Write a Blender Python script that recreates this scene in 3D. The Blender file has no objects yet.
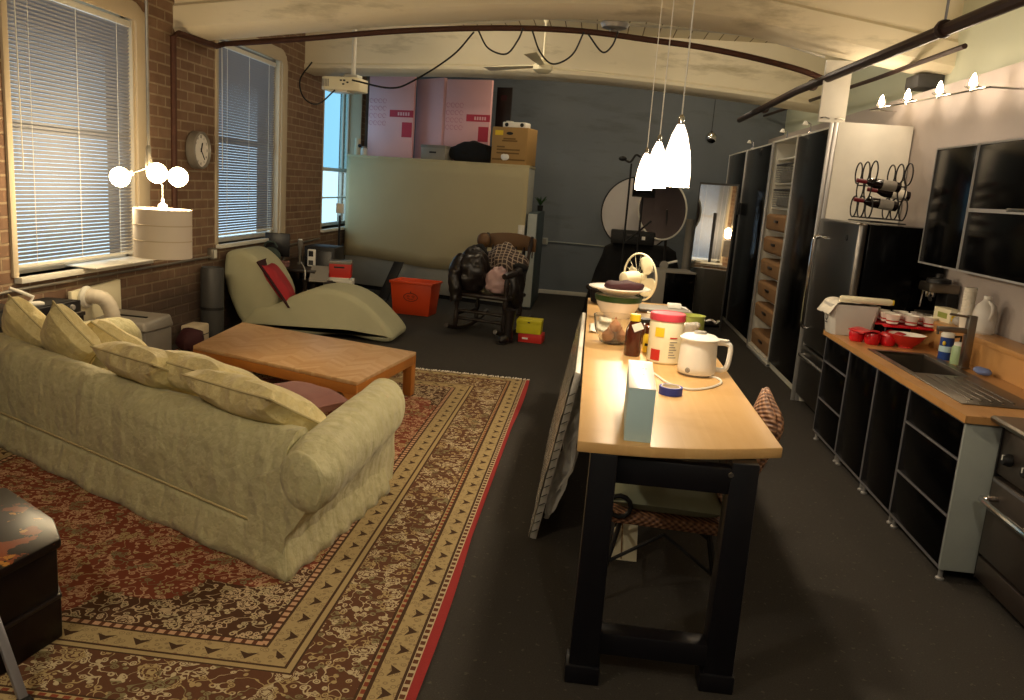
import bpy, bmesh, math, random
from mathutils import Vector, Matrix, noise as mnoise
random.seed(7)
S = bpy.context.scene
COL = S.collection
PI = math.pi

# ------------------------------------------------------------------ camera
H = 1.85
FPX, PITCH, ROLL, YAW = 820.1, 0.197, 0.073, -0.088
cp, sp, cy, sy = math.cos(PITCH), math.sin(PITCH), math.cos(YAW), math.sin(YAW)
FW = Vector((sy*cp, cy*cp, -sp)); R0 = Vector((cy, -sy, 0)); U0 = R0.cross(FW)
RT = R0*math.cos(ROLL) + U0*math.sin(ROLL); UP = -R0*math.sin(ROLL) + U0*math.cos(ROLL)
EYE = Vector((0, 0, H))
cam = bpy.data.objects.new('camera', bpy.data.cameras.new('camera')); COL.objects.link(cam)
cam.data.sensor_width = 36; cam.data.lens = FPX/1024*36; cam.data.clip_start = .05; cam.data.clip_end = 200
M = Matrix((RT, UP, -FW)).transposed().to_4x4(); M.translation = EYE
cam.matrix_world = M
S.camera = cam
def ray(x, y): return FW*FPX + RT*(x-512) - UP*(y-350)
def G(x, y, z=0.0):                       # measured spot on the level z
    d = ray(x, y); return EYE + d*((z-H)/d.z)
def AY(x, y, Y): d = ray(x, y); return EYE + d*(Y/d.y)      # at the depth Y
def AX(x, y, X): d = ray(x, y); return EYE + d*(X/d.x)      # on the wall plane X

# ------------------------------------------------------------------ materials
def lin(c): return c/12.92 if c <= .04045 else ((c+.055)/1.055)**2.4
def hexc(h):
    h = h.lstrip('#'); return tuple(lin(int(h[i:i+2], 16)/255) for i in (0, 2, 4)) + (1,)
class NT:
    def __init__(s, name):
        s.m = bpy.data.materials.new(name); s.m.use_nodes = True; s.nt = s.m.node_tree
        s.b = s.nt.nodes['Principled BSDF']; s.out = s.nt.nodes['Material Output']
    def n(s, t, **kw):
        nd = s.nt.nodes.new(t)
        for k, v in kw.items():
            if hasattr(nd, k): setattr(nd, k, v)
        return nd
    def put(s, sock, v):
        if hasattr(v, 'links') or isinstance(v, bpy.types.NodeSocket): s.nt.links.new(v, sock)
        else: sock.default_value = v
    def math(s, op, a, b=0.0, c=None, clamp=False):
        nd = s.n('ShaderNodeMath', operation=op, use_clamp=clamp); s.put(nd.inputs[0], a); s.put(nd.inputs[1], b)
        if c is not None: s.put(nd.inputs[2], c)
        return nd.outputs[0]
    def mix(s, f, a, b, blend='MIX'):
        nd = s.n('ShaderNodeMix', data_type='RGBA', blend_type=blend)
        s.put(nd.inputs['Factor'], f); s.put(nd.inputs['A'], a) if False else s.put(nd.inputs[6], a); s.put(nd.inputs[7], b)
        return nd.outputs[2]
    def pos(s): return s.n('ShaderNodeNewGeometry').outputs['Position']
    def obj(s): return s.n('ShaderNodeTexCoord').outputs['Object']
    def sep(s, v):
        nd = s.n('ShaderNodeSeparateXYZ'); s.put(nd.inputs[0], v); return nd.outputs
    def comb(s, x, y, z=0.0):
        nd = s.n('ShaderNodeCombineXYZ')
        for i, v in enumerate((x, y, z)): s.put(nd.inputs[i], v)
        return nd.outputs[0]
    def noise(s, v, scale, detail=3, rough=.55):
        nd = s.n('ShaderNodeTexNoise'); s.put(nd.inputs['Vector'], v); nd.inputs['Scale'].default_value = scale
        nd.inputs['Detail'].default_value = detail; nd.inputs['Roughness'].default_value = rough; return nd.outputs['Fac']
    def voro(s, v, scale, feature='F1', rnd=1.0):
        nd = s.n('ShaderNodeTexVoronoi', feature=feature); s.put(nd.inputs['Vector'], v); nd.inputs['Scale'].default_value = scale
        nd.inputs['Randomness'].default_value = rnd
        return nd
    def scale(s, v, x, y, z):
        nd = s.n('ShaderNodeMapping'); s.put(nd.inputs['Vector'], v); nd.inputs['Scale'].default_value = (x, y, z); return nd.outputs[0]
    def ramp(s, f, stops, interp='LINEAR'):
        nd = s.n('ShaderNodeValToRGB'); r = nd.color_ramp; r.interpolation = interp
        while len(r.elements) < len(stops): r.elements.new(.5)
        for e, (p, c) in zip(r.elements, stops): e.position = p; e.color = c
        s.put(nd.inputs[0], f); return nd.outputs[0]
    def bump(s, h, strength, dist=.01):
        nd = s.n('ShaderNodeBump'); nd.inputs['Strength'].default_value = strength; nd.inputs['Distance'].default_value = dist
        s.put(nd.inputs['Height'], h); s.nt.links.new(nd.outputs[0], s.b.inputs['Normal'])
def mat(name, col, rough=.5, metal=0., var=.12, vs=6., bump=0., bs=60., trans=0., emit=None, es=0., coat=0., ior=1.45, alpha=1., sss=0.):
    t = NT(name); c = hexc(col); o = t.obj()
    f = t.noise(o, vs, 4)
    lo = tuple(x*(1-var) for x in c[:3])+(1,); hi = tuple(min(1, x*(1+var)) for x in c[:3])+(1,)
    t.put(t.b.inputs['Base Color'], t.mix(f, lo, hi))
    t.b.inputs['Roughness'].default_value = rough; t.b.inputs['Metallic'].default_value = metal
    t.b.inputs['IOR'].default_value = ior
    if trans: t.b.inputs['Transmission Weight'].default_value = trans
    if coat: t.b.inputs['Coat Weight'].default_value = coat; t.b.inputs['Coat Roughness'].default_value = .08
    if emit: t.b.inputs['Emission Color'].default_value = hexc(emit); t.b.inputs['Emission Strength'].default_value = es
    if alpha < 1: t.b.inputs['Alpha'].default_value = alpha
    if bump: t.bump(t.noise(o, bs, 3), bump)
    return t.m

def brick_mat():
    t = NT('old_brick'); x, y, z = t.sep(t.pos())
    w = t.n('ShaderNodeTexBrick'); v = t.comb(t.math('ADD', t.math('ADD', y, x), t.math('MULTIPLY', t.noise(t.pos(), 3), .02)), z)
    t.put(w.inputs['Vector'], v); w.inputs['Scale'].default_value = 1
    w.inputs['Brick Width'].default_value = .29; w.inputs['Row Height'].default_value = .098
    w.inputs['Mortar Size'].default_value = .011; w.inputs['Mortar Smooth'].default_value = .35; w.inputs['Bias'].default_value = -.1
    w.inputs['Color1'].default_value = hexc('#94765c'); w.inputs['Color2'].default_value = hexc('#785c46'); w.inputs['Mortar'].default_value = hexc('#ab9779')
    n1 = t.noise(t.pos(), 9, 5); n2 = t.noise(t.pos(), 1.1, 3)
    c = t.mix(t.math('MULTIPLY', n1, .7), w.outputs['Color'], hexc('#5b3c2a'))
    # darker brown towards the foot of the wall, with an uneven upper edge
    low = t.math('SUBTRACT', 1.15, t.math('ADD', z, t.math('MULTIPLY', n2, .5)))
    low = t.math('MULTIPLY', low, 2.5, clamp=True)
    c = t.mix(t.math('MULTIPLY', low, .85), c, hexc('#352820'))
    t.put(t.b.inputs['Base Color'], c); t.b.inputs['Roughness'].default_value = .9
    t.bump(t.math('SUBTRACT', t.math('MULTIPLY', n1, .5), w.outputs['Fac']), .6, .012)
    return t.m
def carpet_mat():
    t = NT('charcoal_carpet'); p = t.pos()
    f = t.noise(p, 160, 2); g = t.noise(p, 2.2, 4); h = t.noise(p, 34, 3)
    c = t.mix(f, hexc('#272523'), hexc('#4f4b46')); c = t.mix(t.math('MULTIPLY', g, .55), c, hexc('#3a3733'))
    c = t.mix(t.math('MULTIPLY', t.math('GREATER_THAN', h, .66), .35), c, hexc('#6b6358'))
    t.put(t.b.inputs['Base Color'], c); t.b.inputs['Roughness'].default_value = .97; t.b.inputs['Specular IOR Level'].default_value = .1
    t.bump(f, .5, .006); return t.m
def boards_mat(name, c0, c1, line, w=.2, axis=0):
    t = NT(name); xyz = t.sep(t.pos()); x = xyz[axis]
    fr = t.math('FRACT', t.math('DIVIDE', t.math('ADD', x, 20), w))
    ln = t.math('LESS_THAN', fr, .07)
    idn = t.math('FLOOR', t.math('DIVIDE', t.math('ADD', x, 20), w))
    wn = t.n('ShaderNodeTexWhiteNoise', noise_dimensions='1D'); t.put(wn.inputs['W'], idn)
    c = t.mix(t.math('ADD', t.math('MULTIPLY', wn.outputs['Value'], .6), t.math('MULTIPLY', t.noise(t.pos(), 2.5, 4), .4)), hexc(c0), hexc(c1))
    c = t.mix(ln, c, hexc(line)); t.put(t.b.inputs['Base Color'], c); t.b.inputs['Roughness'].default_value = .75
    t.bump(t.math('SUBTRACT', 1, ln), .5, .01); return t.m
def plaster_mat(name, c0, c1, stain=None, sc=1.4):
    t = NT(name); p = t.pos(); f = t.noise(p, sc, 5); g = t.noise(p, 14, 4)
    c = t.mix(f, hexc(c0), hexc(c1))
    if stain:
        k = t.noise(t.scale(p, .7, .7, 3.2), 1.3, 6, .65)
        c = t.mix(t.math('MULTIPLY', t.math('SUBTRACT', k, .56, clamp=True), 5., clamp=True), c, hexc(stain))
    t.put(t.b.inputs['Base Color'], c); t.b.inputs['Roughness'].default_value = .7
    t.bump(g, .18, .01); return t.m
def plank_mat(name, c0, c1, c2, along=1, w=.09, rough=.4):
    t = NT(name); o = t.obj(); x, y, z = t.sep(o); a, b = (y, x) if along == 1 else (x, y)
    row = t.math('FLOOR', t.math('DIVIDE', t.math('ADD', b, 10), w))
    wn = t.n('ShaderNodeTexWhiteNoise', noise_dimensions='1D'); t.put(wn.inputs['W'], row)
    v = t.comb(t.math('MULTIPLY', a, 1.6), t.math('MULTIPLY', b, 26), t.math('ADD', z, t.math('MULTIPLY', wn.outputs['Value'], 9)))
    g = t.noise(v, 1.4, 5, .6); k = t.noise(o, 3.2, 3)
    c = t.mix(g, hexc(c0), hexc(c1)); c = t.mix(t.math('MULTIPLY', wn.outputs['Value'], .35), c, hexc(c2))
    kn = t.voro(t.scale(o, 1, .55, 1) if along == 1 else o, 4.2); c = t.mix(t.math('MULTIPLY', t.math('LESS_THAN', kn.outputs['Distance'], .055), .7), c, hexc(c2))
    c = t.mix(t.math('MULTIPLY', t.math('SUBTRACT', k, .55, clamp=True), 2.4, clamp=True), c, hexc(c2))
    t.put(t.b.inputs['Base Color'], c); t.b.inputs['Roughness'].default_value = rough
    return t.m
def parquet_mat():
    t = NT('herringbone_veneer'); o = t.obj(); x, y, z = t.sep(o)
    band = t.math('FLOOR', t.math('DIVIDE', t.math('ADD', x, 10), .17))
    sg = t.math('SUBTRACT', t.math('MULTIPLY', t.math('MODULO', band, 2), 2), 1)
    d = t.math('ADD', y, t.math('MULTIPLY', t.math('MULTIPLY', x, sg), 1.0))
    st = t.math('FLOOR', t.math('DIVIDE', t.math('ADD', d, 20), .06))
    wn = t.n('ShaderNodeTexWhiteNoise', noise_dimensions='2D'); t.put(wn.inputs['Vector'], t.comb(st, band))
    g = t.noise(o, 22, 4)
    c = t.mix(wn.outputs['Value'], hexc('#c09668'), hexc('#d2b086')); c = t.mix(t.math('MULTIPLY', g, .5), c, hexc('#a47a4c'))
    t.put(t.b.inputs['Base Color'], c); t.b.inputs['Roughness'].default_value = .42; return t.m
def damask_mat(name, c0, c1, c2):
    t = NT(name); o = t.obj(); w = t.noise(o, 3, 3)
    v = t.n('ShaderNodeVectorMath', operation='ADD'); t.put(v.inputs[0], o); t.put(v.inputs[1], t.comb(t.math('MULTIPLY', w, .35), t.math('MULTIPLY', w, -.3), t.math('MULTIPLY', w, .25)))
    a = t.voro(v.outputs[0], 11, 'SMOOTH_F1').outputs['Distance']; b = t.noise(v.outputs[0], 14, 3)
    k = t.math('GREATER_THAN', t.math('SINE', t.math('ADD', t.math('MULTIPLY', a, 19), t.math('MULTIPLY', b, 9))), .25)
    c = t.mix(k, hexc(c0), hexc(c1)); c = t.mix(t.math('MULTIPLY', t.noise(o, 1.6, 3), .5), c, hexc(c2))
    t.put(t.b.inputs['Base Color'], c); t.b.inputs['Roughness'].default_value = .78
    t.b.inputs['Sheen Weight'].default_value = .15
    t.bump(t.math('ADD', t.math('MULTIPLY', k, .15), t.math('ADD', t.noise(o, 9, 4), t.math('MULTIPLY', t.noise(t.scale(o, 1, 1, .35), 5, 2), 2.5))), .8, .035); return t.m
def rug_mat(hx, hy):
    t = NT('oriental_rug'); o = t.obj(); x, y, z = t.sep(o)
    ax = t.math('ABSOLUTE', x); ay = t.math('ABSOLUTE', y)
    dx = t.math('SUBTRACT', hx, ax); dy = t.math('SUBTRACT', hy, ay); d = t.math('MINIMUM', dx, dy)
    BEI, GOL, PEA, DRK, RED, BRN, OLV = map(hexc, ('#cdbd98', '#b7a274', '#cfa684', '#35241c', '#8a3a2a', '#5d3424', '#86805e'))
    ground = t.ramp(d, [(0, hexc('#a32431')), (.02, BEI), (.05, DRK), (.06, GOL), (.16, DRK), (.172, GOL), (.195, DRK), (.205, hexc('#5b3a2b')),
                        (.465, DRK), (.475, GOL), (.50, DRK), (.508, GOL), (.62, DRK), (.63, BRN), (.66, DRK), (.668, RED)], 'CONSTANT')
    ink = t.ramp(d, [(0, RED), (.025, BRN), (.06, DRK), (.172, RED), (.205, BEI), (.465, RED), (.508, DRK), (.63, PEA), (.668, PEA)], 'CONSTANT')
    # motifs
    wob = t.noise(o, 5, 2); vv = t.n('ShaderNodeVectorMath', operation='ADD'); t.put(vv.inputs[0], o)
    t.put(vv.inputs[1], t.comb(t.math('MULTIPLY', wob, .06), t.math('MULTIPLY', wob, -.06)))
    big = t.voro(vv.outputs[0], 9); sm = t.voro(vv.outputs[0], 27); tiny = t.voro(o, 34)
    def ring(f, r, w): return t.math('LESS_THAN', t.math('ABSOLUTE', t.math('SUBTRACT', f, r)), w)
    petals = t.math('MULTIPLY', t.math('SINE', t.math('MULTIPLY', tiny.outputs['Distance'], 9)), .06)
    bd = t.math('ADD', big.outputs['Distance'], petals)
    flower = t.math('MAXIMUM', ring(bd, .33, .04), t.math('MAXIMUM', ring(bd, .22, .03), t.math('LESS_THAN', bd, .12)))
    leaves = t.math('MAXIMUM', ring(sm.outputs['Distance'], .30, .075), t.math('LESS_THAN', sm.outputs['Distance'], .15))
    leaves = t.math('MULTIPLY', leaves, t.math('GREATER_THAN', bd, .36))
    vine = ring(t.noise(o, 15, 1), .5, .016)
    flor = t.math('MAXIMUM', t.math('MAXIMUM', flower, leaves), t.math('MULTIPLY', vine, t.math('GREATER_THAN', bd, .38)))
    # birds marching round the guard bands
    along = t.math('MULTIPLY', t.math('COMPARE', dx, d, .0005), y); along = t.math('ADD', along, t.math('MULTIPLY', t.math('COMPARE', dy, d, .0005), x))
    fr = t.math('SUBTRACT', t.math('FRACT', t.math('DIVIDE', t.math('ADD', along, 20), .145)), .5)
    def bird(c):
        a = t.math('ABSOLUTE', fr); b = t.math('DIVIDE', t.math('SUBTRACT', d, c), .145)
        body = t.math('LESS_THAN', t.math('ADD', t.math('MULTIPLY', t.math('ABSOLUTE', t.math('SUBTRACT', b, t.math('MULTIPLY', a, .8))), 1.9), t.math('MULTIPLY', a, .9)), .24)
        return body
    bands = t.math('MAXIMUM', bird(.095), bird(.55))
    spark = t.math('MULTIPLY', t.math('MAXIMUM', ring(tiny.outputs['Distance'], .34, .07), t.math('LESS_THAN', tiny.outputs['Distance'], .14)), .62)
    ing = t.math('MAXIMUM', t.math('MULTIPLY', t.math('LESS_THAN', d, .16), t.math('GREATER_THAN', d, .06)), t.math('MULTIPLY', t.math('LESS_THAN', d, .62), t.math('GREATER_THAN', d, .508)))
    guard = t.math('MULTIPLY', ing, t.math('MAXIMUM', bands, t.math('MULTIPLY', spark, .6)))
    chain = t.math('MULTIPLY', ring(t.math('FRACT', t.math('MULTIPLY', along, 22)), .5, .3), t.math('MAXIMUM', ring(d, .645, .013), t.math('MAXIMUM', ring(d, .038, .01), ring(d, .184, .008))))
    infl = t.math('MAXIMUM', t.math('GREATER_THAN', d, .668), t.math('MULTIPLY', t.math('GREATER_THAN', d, .205), t.math('LESS_THAN', d, .465)))
    mask = t.math('MAXIMUM', t.math('MAXIMUM', guard, chain), t.math('MULTIPLY', infl, flor))
    # field: red ground, dark scalloped corner spandrels
    fx = t.math('SUBTRACT', dx, .668); fy = t.math('SUBTRACT', dy, .668)
    sc = t.math('MULTIPLY', t.math('ABSOLUTE', t.math('SINE', t.math('MULTIPLY', t.math('SUBTRACT', fx, fy), 5.5))), .16)
    sp_ = t.math('LESS_THAN', t.math('ADD', t.math('ADD', t.math('MULTIPLY', fx, .55), fy), sc), .66)
    fld = t.math('GREATER_THAN', d, .668)
    ground = t.mix(t.math('MULTIPLY', fld, sp_), ground, hexc('#38231a'))
    ground = t.mix(t.math('MULTIPLY', t.math('MULTIPLY', t.noise(o, 2.3, 3), .55), infl), ground, BRN)
    cc = t.n('ShaderNodeTexVoronoi'); t.put(cc.inputs['Vector'], vv.outputs[0]); cc.inputs['Scale'].default_value = 17
    r, g_, b_ = t.n('ShaderNodeSeparateColor').outputs[:3]; sepn = r.node; t.put(sepn.inputs[0], cc.outputs['Color'])
    ink = t.mix(t.math('MULTIPLY', infl, t.math('GREATER_THAN', r, .72)), ink, OLV)
    ink = t.mix(t.math('MULTIPLY', infl, t.math('GREATER_THAN', g_, .72)), ink, GOL)
    ink = t.mix(t.math('MULTIPLY', t.math('MULTIPLY', fld, sp_), .7), ink, BEI)
    c = t.mix(mask, ground, ink)
    c = t.mix(.13, c, hexc('#8d7050'))
    c = t.mix(t.math('MULTIPLY', t.noise(o, 90, 2), .3), c, hexc('#4a3020'))
    t.put(t.b.inputs['Base Color'], c); t.b.inputs['Roughness'].default_value = .95; t.b.inputs['Specular IOR Level'].default_value = .1
    t.bump(t.noise(o, 220, 2), .4, .004); return t.m
def plaid_mat():
    t = NT('plaid_wool'); x, y, z = t.sep(t.obj())
    u = t.math('FRACT', t.math('MULTIPLY', t.math('ADD', x, 5), 17)); v = t.math('FRACT', t.math('MULTIPLY', t.math('ADD', t.math('ADD', z, y), 5), 17))
    k = t.math('MAXIMUM', t.math('LESS_THAN', u, .2), t.math('LESS_THAN', v, .2))
    c = t.mix(k, hexc('#3f322e'), hexc('#a08f7e')); t.put(t.b.inputs['Base Color'], c); t.b.inputs['Roughness'].default_value = .8; return t.m
def wicker_mat():
    t = NT('woven_rattan'); o = t.obj(); x, y, z = t.sep(o)
    k = t.math('MULTIPLY', t.math('SINE', t.math('MULTIPLY', t.math('ADD', y, x), 190)), t.math('SINE', t.math('MULTIPLY', z, 240)))
    c = t.mix(t.math('MULTIPLY_ADD', k, .5, .5), hexc('#4a2a1e'), hexc('#a97b58')); t.put(t.b.inputs['Base Color'], c)
    t.b.inputs['Roughness'].default_value = .55; t.bump(k, .6, .006); return t.m
def lacquer_mat():
    t = NT('black_lacquer_painted'); o = t.obj(); x, y, z = t.sep(o)
    top = t.math('GREATER_THAN', z, .385)
    a = t.noise(o, 6, 5); k = t.math('MULTIPLY', t.math('GREATER_THAN', a, .56), top)
    c = t.mix(k, hexc('#160d0b'), hexc('#7a3c20')); k2 = t.math('MULTIPLY', t.math('GREATER_THAN', t.noise(o, 13, 4), .64), top)
    c = t.mix(k2, c, hexc('#a8742f')); t.put(t.b.inputs['Base Color'], c); t.b.inputs['Roughness'].default_value = .3; t.b.inputs['Specular IOR Level'].default_value = .22; return t.m
def stainless(name='brushed_steel', col='#9a948c', rough=.28):
    t = NT(name); o = t.obj(); g = t.noise(t.scale(o, 4, 4, 90), 3, 3)
    c = hexc(col); t.put(t.b.inputs['Base Color'], t.mix(g, tuple(v*.85 for v in c[:3])+(1,), c)); t.b.inputs['Metallic'].default_value = 1
    t.b.inputs['Roughness'].default_value = rough; return t.m

MT = {}
MT['brick'] = brick_mat(); MT['carpet'] = carpet_mat()
MT['ceil'] = boards_mat('ceiling_boards', '#d8ccae', '#c8bb9a', '#6d5a3c', .2, 0)
MT['beam'] = plaster_mat('cream_painted_beam', '#e4dac0', '#d6cbae', '#9c9072')
MT['wallgrey'] = plaster_mat('grey_wall_paint', '#687078', '#747b82', '#5c6166')
MT['walldry'] = plaster_mat('drywall', '#a39a94', '#b0a59e')
MT['walltop'] = plaster_mat('pale_upper_wall', '#c9cdb8', '#bcc2ac')
MT['reveal'] = plaster_mat('painted_reveal', '#c7b79b', '#b9a98d')
MT['white'] = mat('white_paint', '#d9d5c8', .5)
MT['bright'] = mat('bright_white_plastic', '#efece2', .35, var=.04)
MT['blind'] = mat('aluminium_blind', '#909094', .5, var=.04)
MT['black'] = mat('matte_black', '#121112', .55, var=.25)
MT['gloss'] = mat('gloss_black_front', '#040405', .16, var=.1, ior=1.18)
MT['satin'] = mat('satin_black', '#111015', .35, var=.2)
MT['alu'] = mat('aluminium', '#b9b7b4', .38, .6, var=.06)
MT['dark_alu'] = mat('dim_aluminium', '#8a888c', .4, .6, var=.06)
MT['chrome'] = mat('chrome', '#d9d9d9', .1, 1.0, var=.02)
MT['rust'] = mat('rusty_pipe', '#4a2c1f', .7, .2, var=.4, vs=14)
MT['pipe'] = mat('dark_pipe', '#33211a', .55, .2, var=.3, vs=9)
MT['conduit'] = mat('galvanised_conduit', '#8f8a80', .4, .8)
MT['cable'] = mat('black_cable', '#0d0c0c', .5)
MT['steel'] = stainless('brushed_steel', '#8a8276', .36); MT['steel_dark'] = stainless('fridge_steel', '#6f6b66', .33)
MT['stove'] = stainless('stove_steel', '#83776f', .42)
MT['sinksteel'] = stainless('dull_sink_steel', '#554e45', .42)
MT['maple'] = plank_mat('maple_worktop', '#e2bd84', '#d6aa6a', '#c79658', 1, .11, .38)
MT['butcher'] = plank_mat('oiled_oak_worktop', '#cf9f66', '#bb8850', '#9a6b38', 1, .07, .35)
MT['oak'] = plank_mat('orange_oak', '#b8772f', '#a4642a', '#8a4f1e', 0, .2, .4)
MT['parquet'] = parquet_mat()
MT['damask'] = damask_mat('olive_damask', '#c0b98c', '#c8c196', '#b3ab80')
MT['pillow'] = damask_mat('straw_damask', '#ddcc92', '#e4d59e', '#d2c084')
MT['piping'] = mat('piping_cord', '#c2b283', .8)
MT['chaise'] = mat('sage_suede', '#b1af90', .85, var=.12, vs=3, bump=.15, bs=120)
MT['red'] = mat('crimson_cloth', '#9c2028', .75); MT['maroon'] = mat('dark_maroon_cloth', '#32090f', .8)
MT['mauve'] = mat('mauve_cloth', '#8a5f58', .85)
MT['orange'] = mat('orange_plastic', '#d8481c', .42, var=.05); MT['yellow'] = mat('lime_yellow_card', '#c5bb18', .6)
MT['redbox'] = mat('red_card', '#c02a20', .55); MT['pink'] = mat('pink_foam', '#e9b4b6', .75, var=.06, vs=3)
MT['pinkprint'] = mat('foam_print', '#c23a4c', .7); MT['palepink'] = mat('foam_pale_print', '#cf7f88', .7)
MT['card'] = mat('corrugated_card', '#a3804c', .8, var=.08); MT['cardprint'] = mat('card_print', '#6e5228', .8)
MT['grey'] = mat('grey_plastic', '#8c877e', .5); MT['dgrey'] = mat('dark_grey_plastic', '#3c3b3a', .5)
MT['silver'] = mat('silver_grey_plastic', '#847e74', .42, .25)
MT['screen'] = mat('cream_panel', '#b7ab86', .75, var=.06, vs=1.5); MT['screenlow'] = mat('grey_white_panel', '#a5a59c', .7, var=.06)
MT['leather'] = mat('black_leather', '#1b1514', .34, var=.3, bump=.5, bs=14)
MT['wooddark'] = mat('dark_turned_wood', '#1f1512', .35, var=.3); MT['woodbrown'] = mat('brown_leatherette', '#5f4326', .5, var=.2)
MT['plaid'] = plaid_mat(); MT['plastic_pink'] = mat('pink_plastic_bag', '#a88a88', .25, var=.3, bump=.5, bs=20)
MT['wicker'] = wicker_mat(); MT['lacquer'] = lacquer_mat(); MT['sagecush'] = mat('sage_seat_cloth', '#8c917a', .85)
MT['mirror'] = mat('mirror_silver', '#e6e6e6', .02, 1.0, var=.01)
MT['glow'] = mat('lit_globe_bulb', '#fff4dc', .3, emit='#ffdca0', es=45)
MT['shade'] = mat('lit_opal_glass', '#fff4e6', .3, emit='#ffe2c4', es=7)
MT['halogen'] = mat('lit_halogen', '#fff4e6', .3, emit='#ffdcae', es=40)
MT['drum'] = mat('white_drum_fabric', '#d9cfc0', .8, var=.03)
MT['glass'] = mat('clear_glass', '#f4f4ee', .05, trans=.95, var=.01)
MT['milky'] = mat('milky_plastic', '#e6e1d8', .35, trans=.25, var=.04)
MT['wrap'] = mat('clear_film', '#d8d4cc', .18, trans=.35, var=.1, bump=.8, bs=18)
MT['cream'] = mat('ivory_plastic', '#e9e0bf', .4, var=.03); MT['lidpink'] = mat('pink_red_lid', '#c8404f', .4)
MT['label_yellow'] = mat('yellow_print', '#e6c32a', .5); MT['green'] = mat('dark_green_glaze', '#2c4a22', .35); MT['lime'] = mat('pea_green_enamel', '#96a04e', .4)
MT['brown_liquid'] = mat('brown_liquid', '#4a2012', .12, coat=.5); MT['onion'] = mat('onion_skin', '#b5764c', .4, var=.3)
MT['skyblue'] = mat('pale_blue_card', '#bcd9e0', .55, var=.03); MT['bluetape'] = mat('blue_tape', '#3a48a8', .5)
MT['bluecan'] = mat('navy_label', '#1f3f86', .4); MT['soap'] = mat('pale_green_soap', '#9db68c', .3)
MT['crimson'] = mat('red_silicone', '#c8101e', .3, coat=.3); MT['china'] = mat('white_china', '#f0eadf', .25, var=.03)
MT['paper'] = mat('paper_white', '#e8e2d2', .7, var=.05); MT['sponge'] = mat('blue_sponge', '#6f7fae', .9)
MT['ink'] = mat('black_ink', '#141414', .6); MT['duct'] = mat('white_duct', '#d8cdb8', .55, var=.05)
MT['tan'] = mat('tan_fibre', '#8f6a43', .8, var=.2); MT['wirebasket'] = mat('wire_basket', '#8b8a84', .5, .5)
MT['wine'] = mat('dark_wine_glass', '#120a0a', .12); MT['foil'] = mat('burgundy_foil', '#6a1822', .35)
MT['backdrop'] = mat('black_drape', '#0c0b0d', .9, var=.3); MT['disc'] = mat('white_reflector', '#b9b4b2', .5, var=.06)
MT['discdark'] = mat('grey_mesh', '#4a3f3e', .7); MT['teal'] = mat('slate_cabinet', '#39474a', .45); MT['palegrey'] = mat('pale_grey_enamel', '#9ba19c', .4)
MT['bag'] = mat('grey_green_canvas', '#3f4a42', .8)

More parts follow.
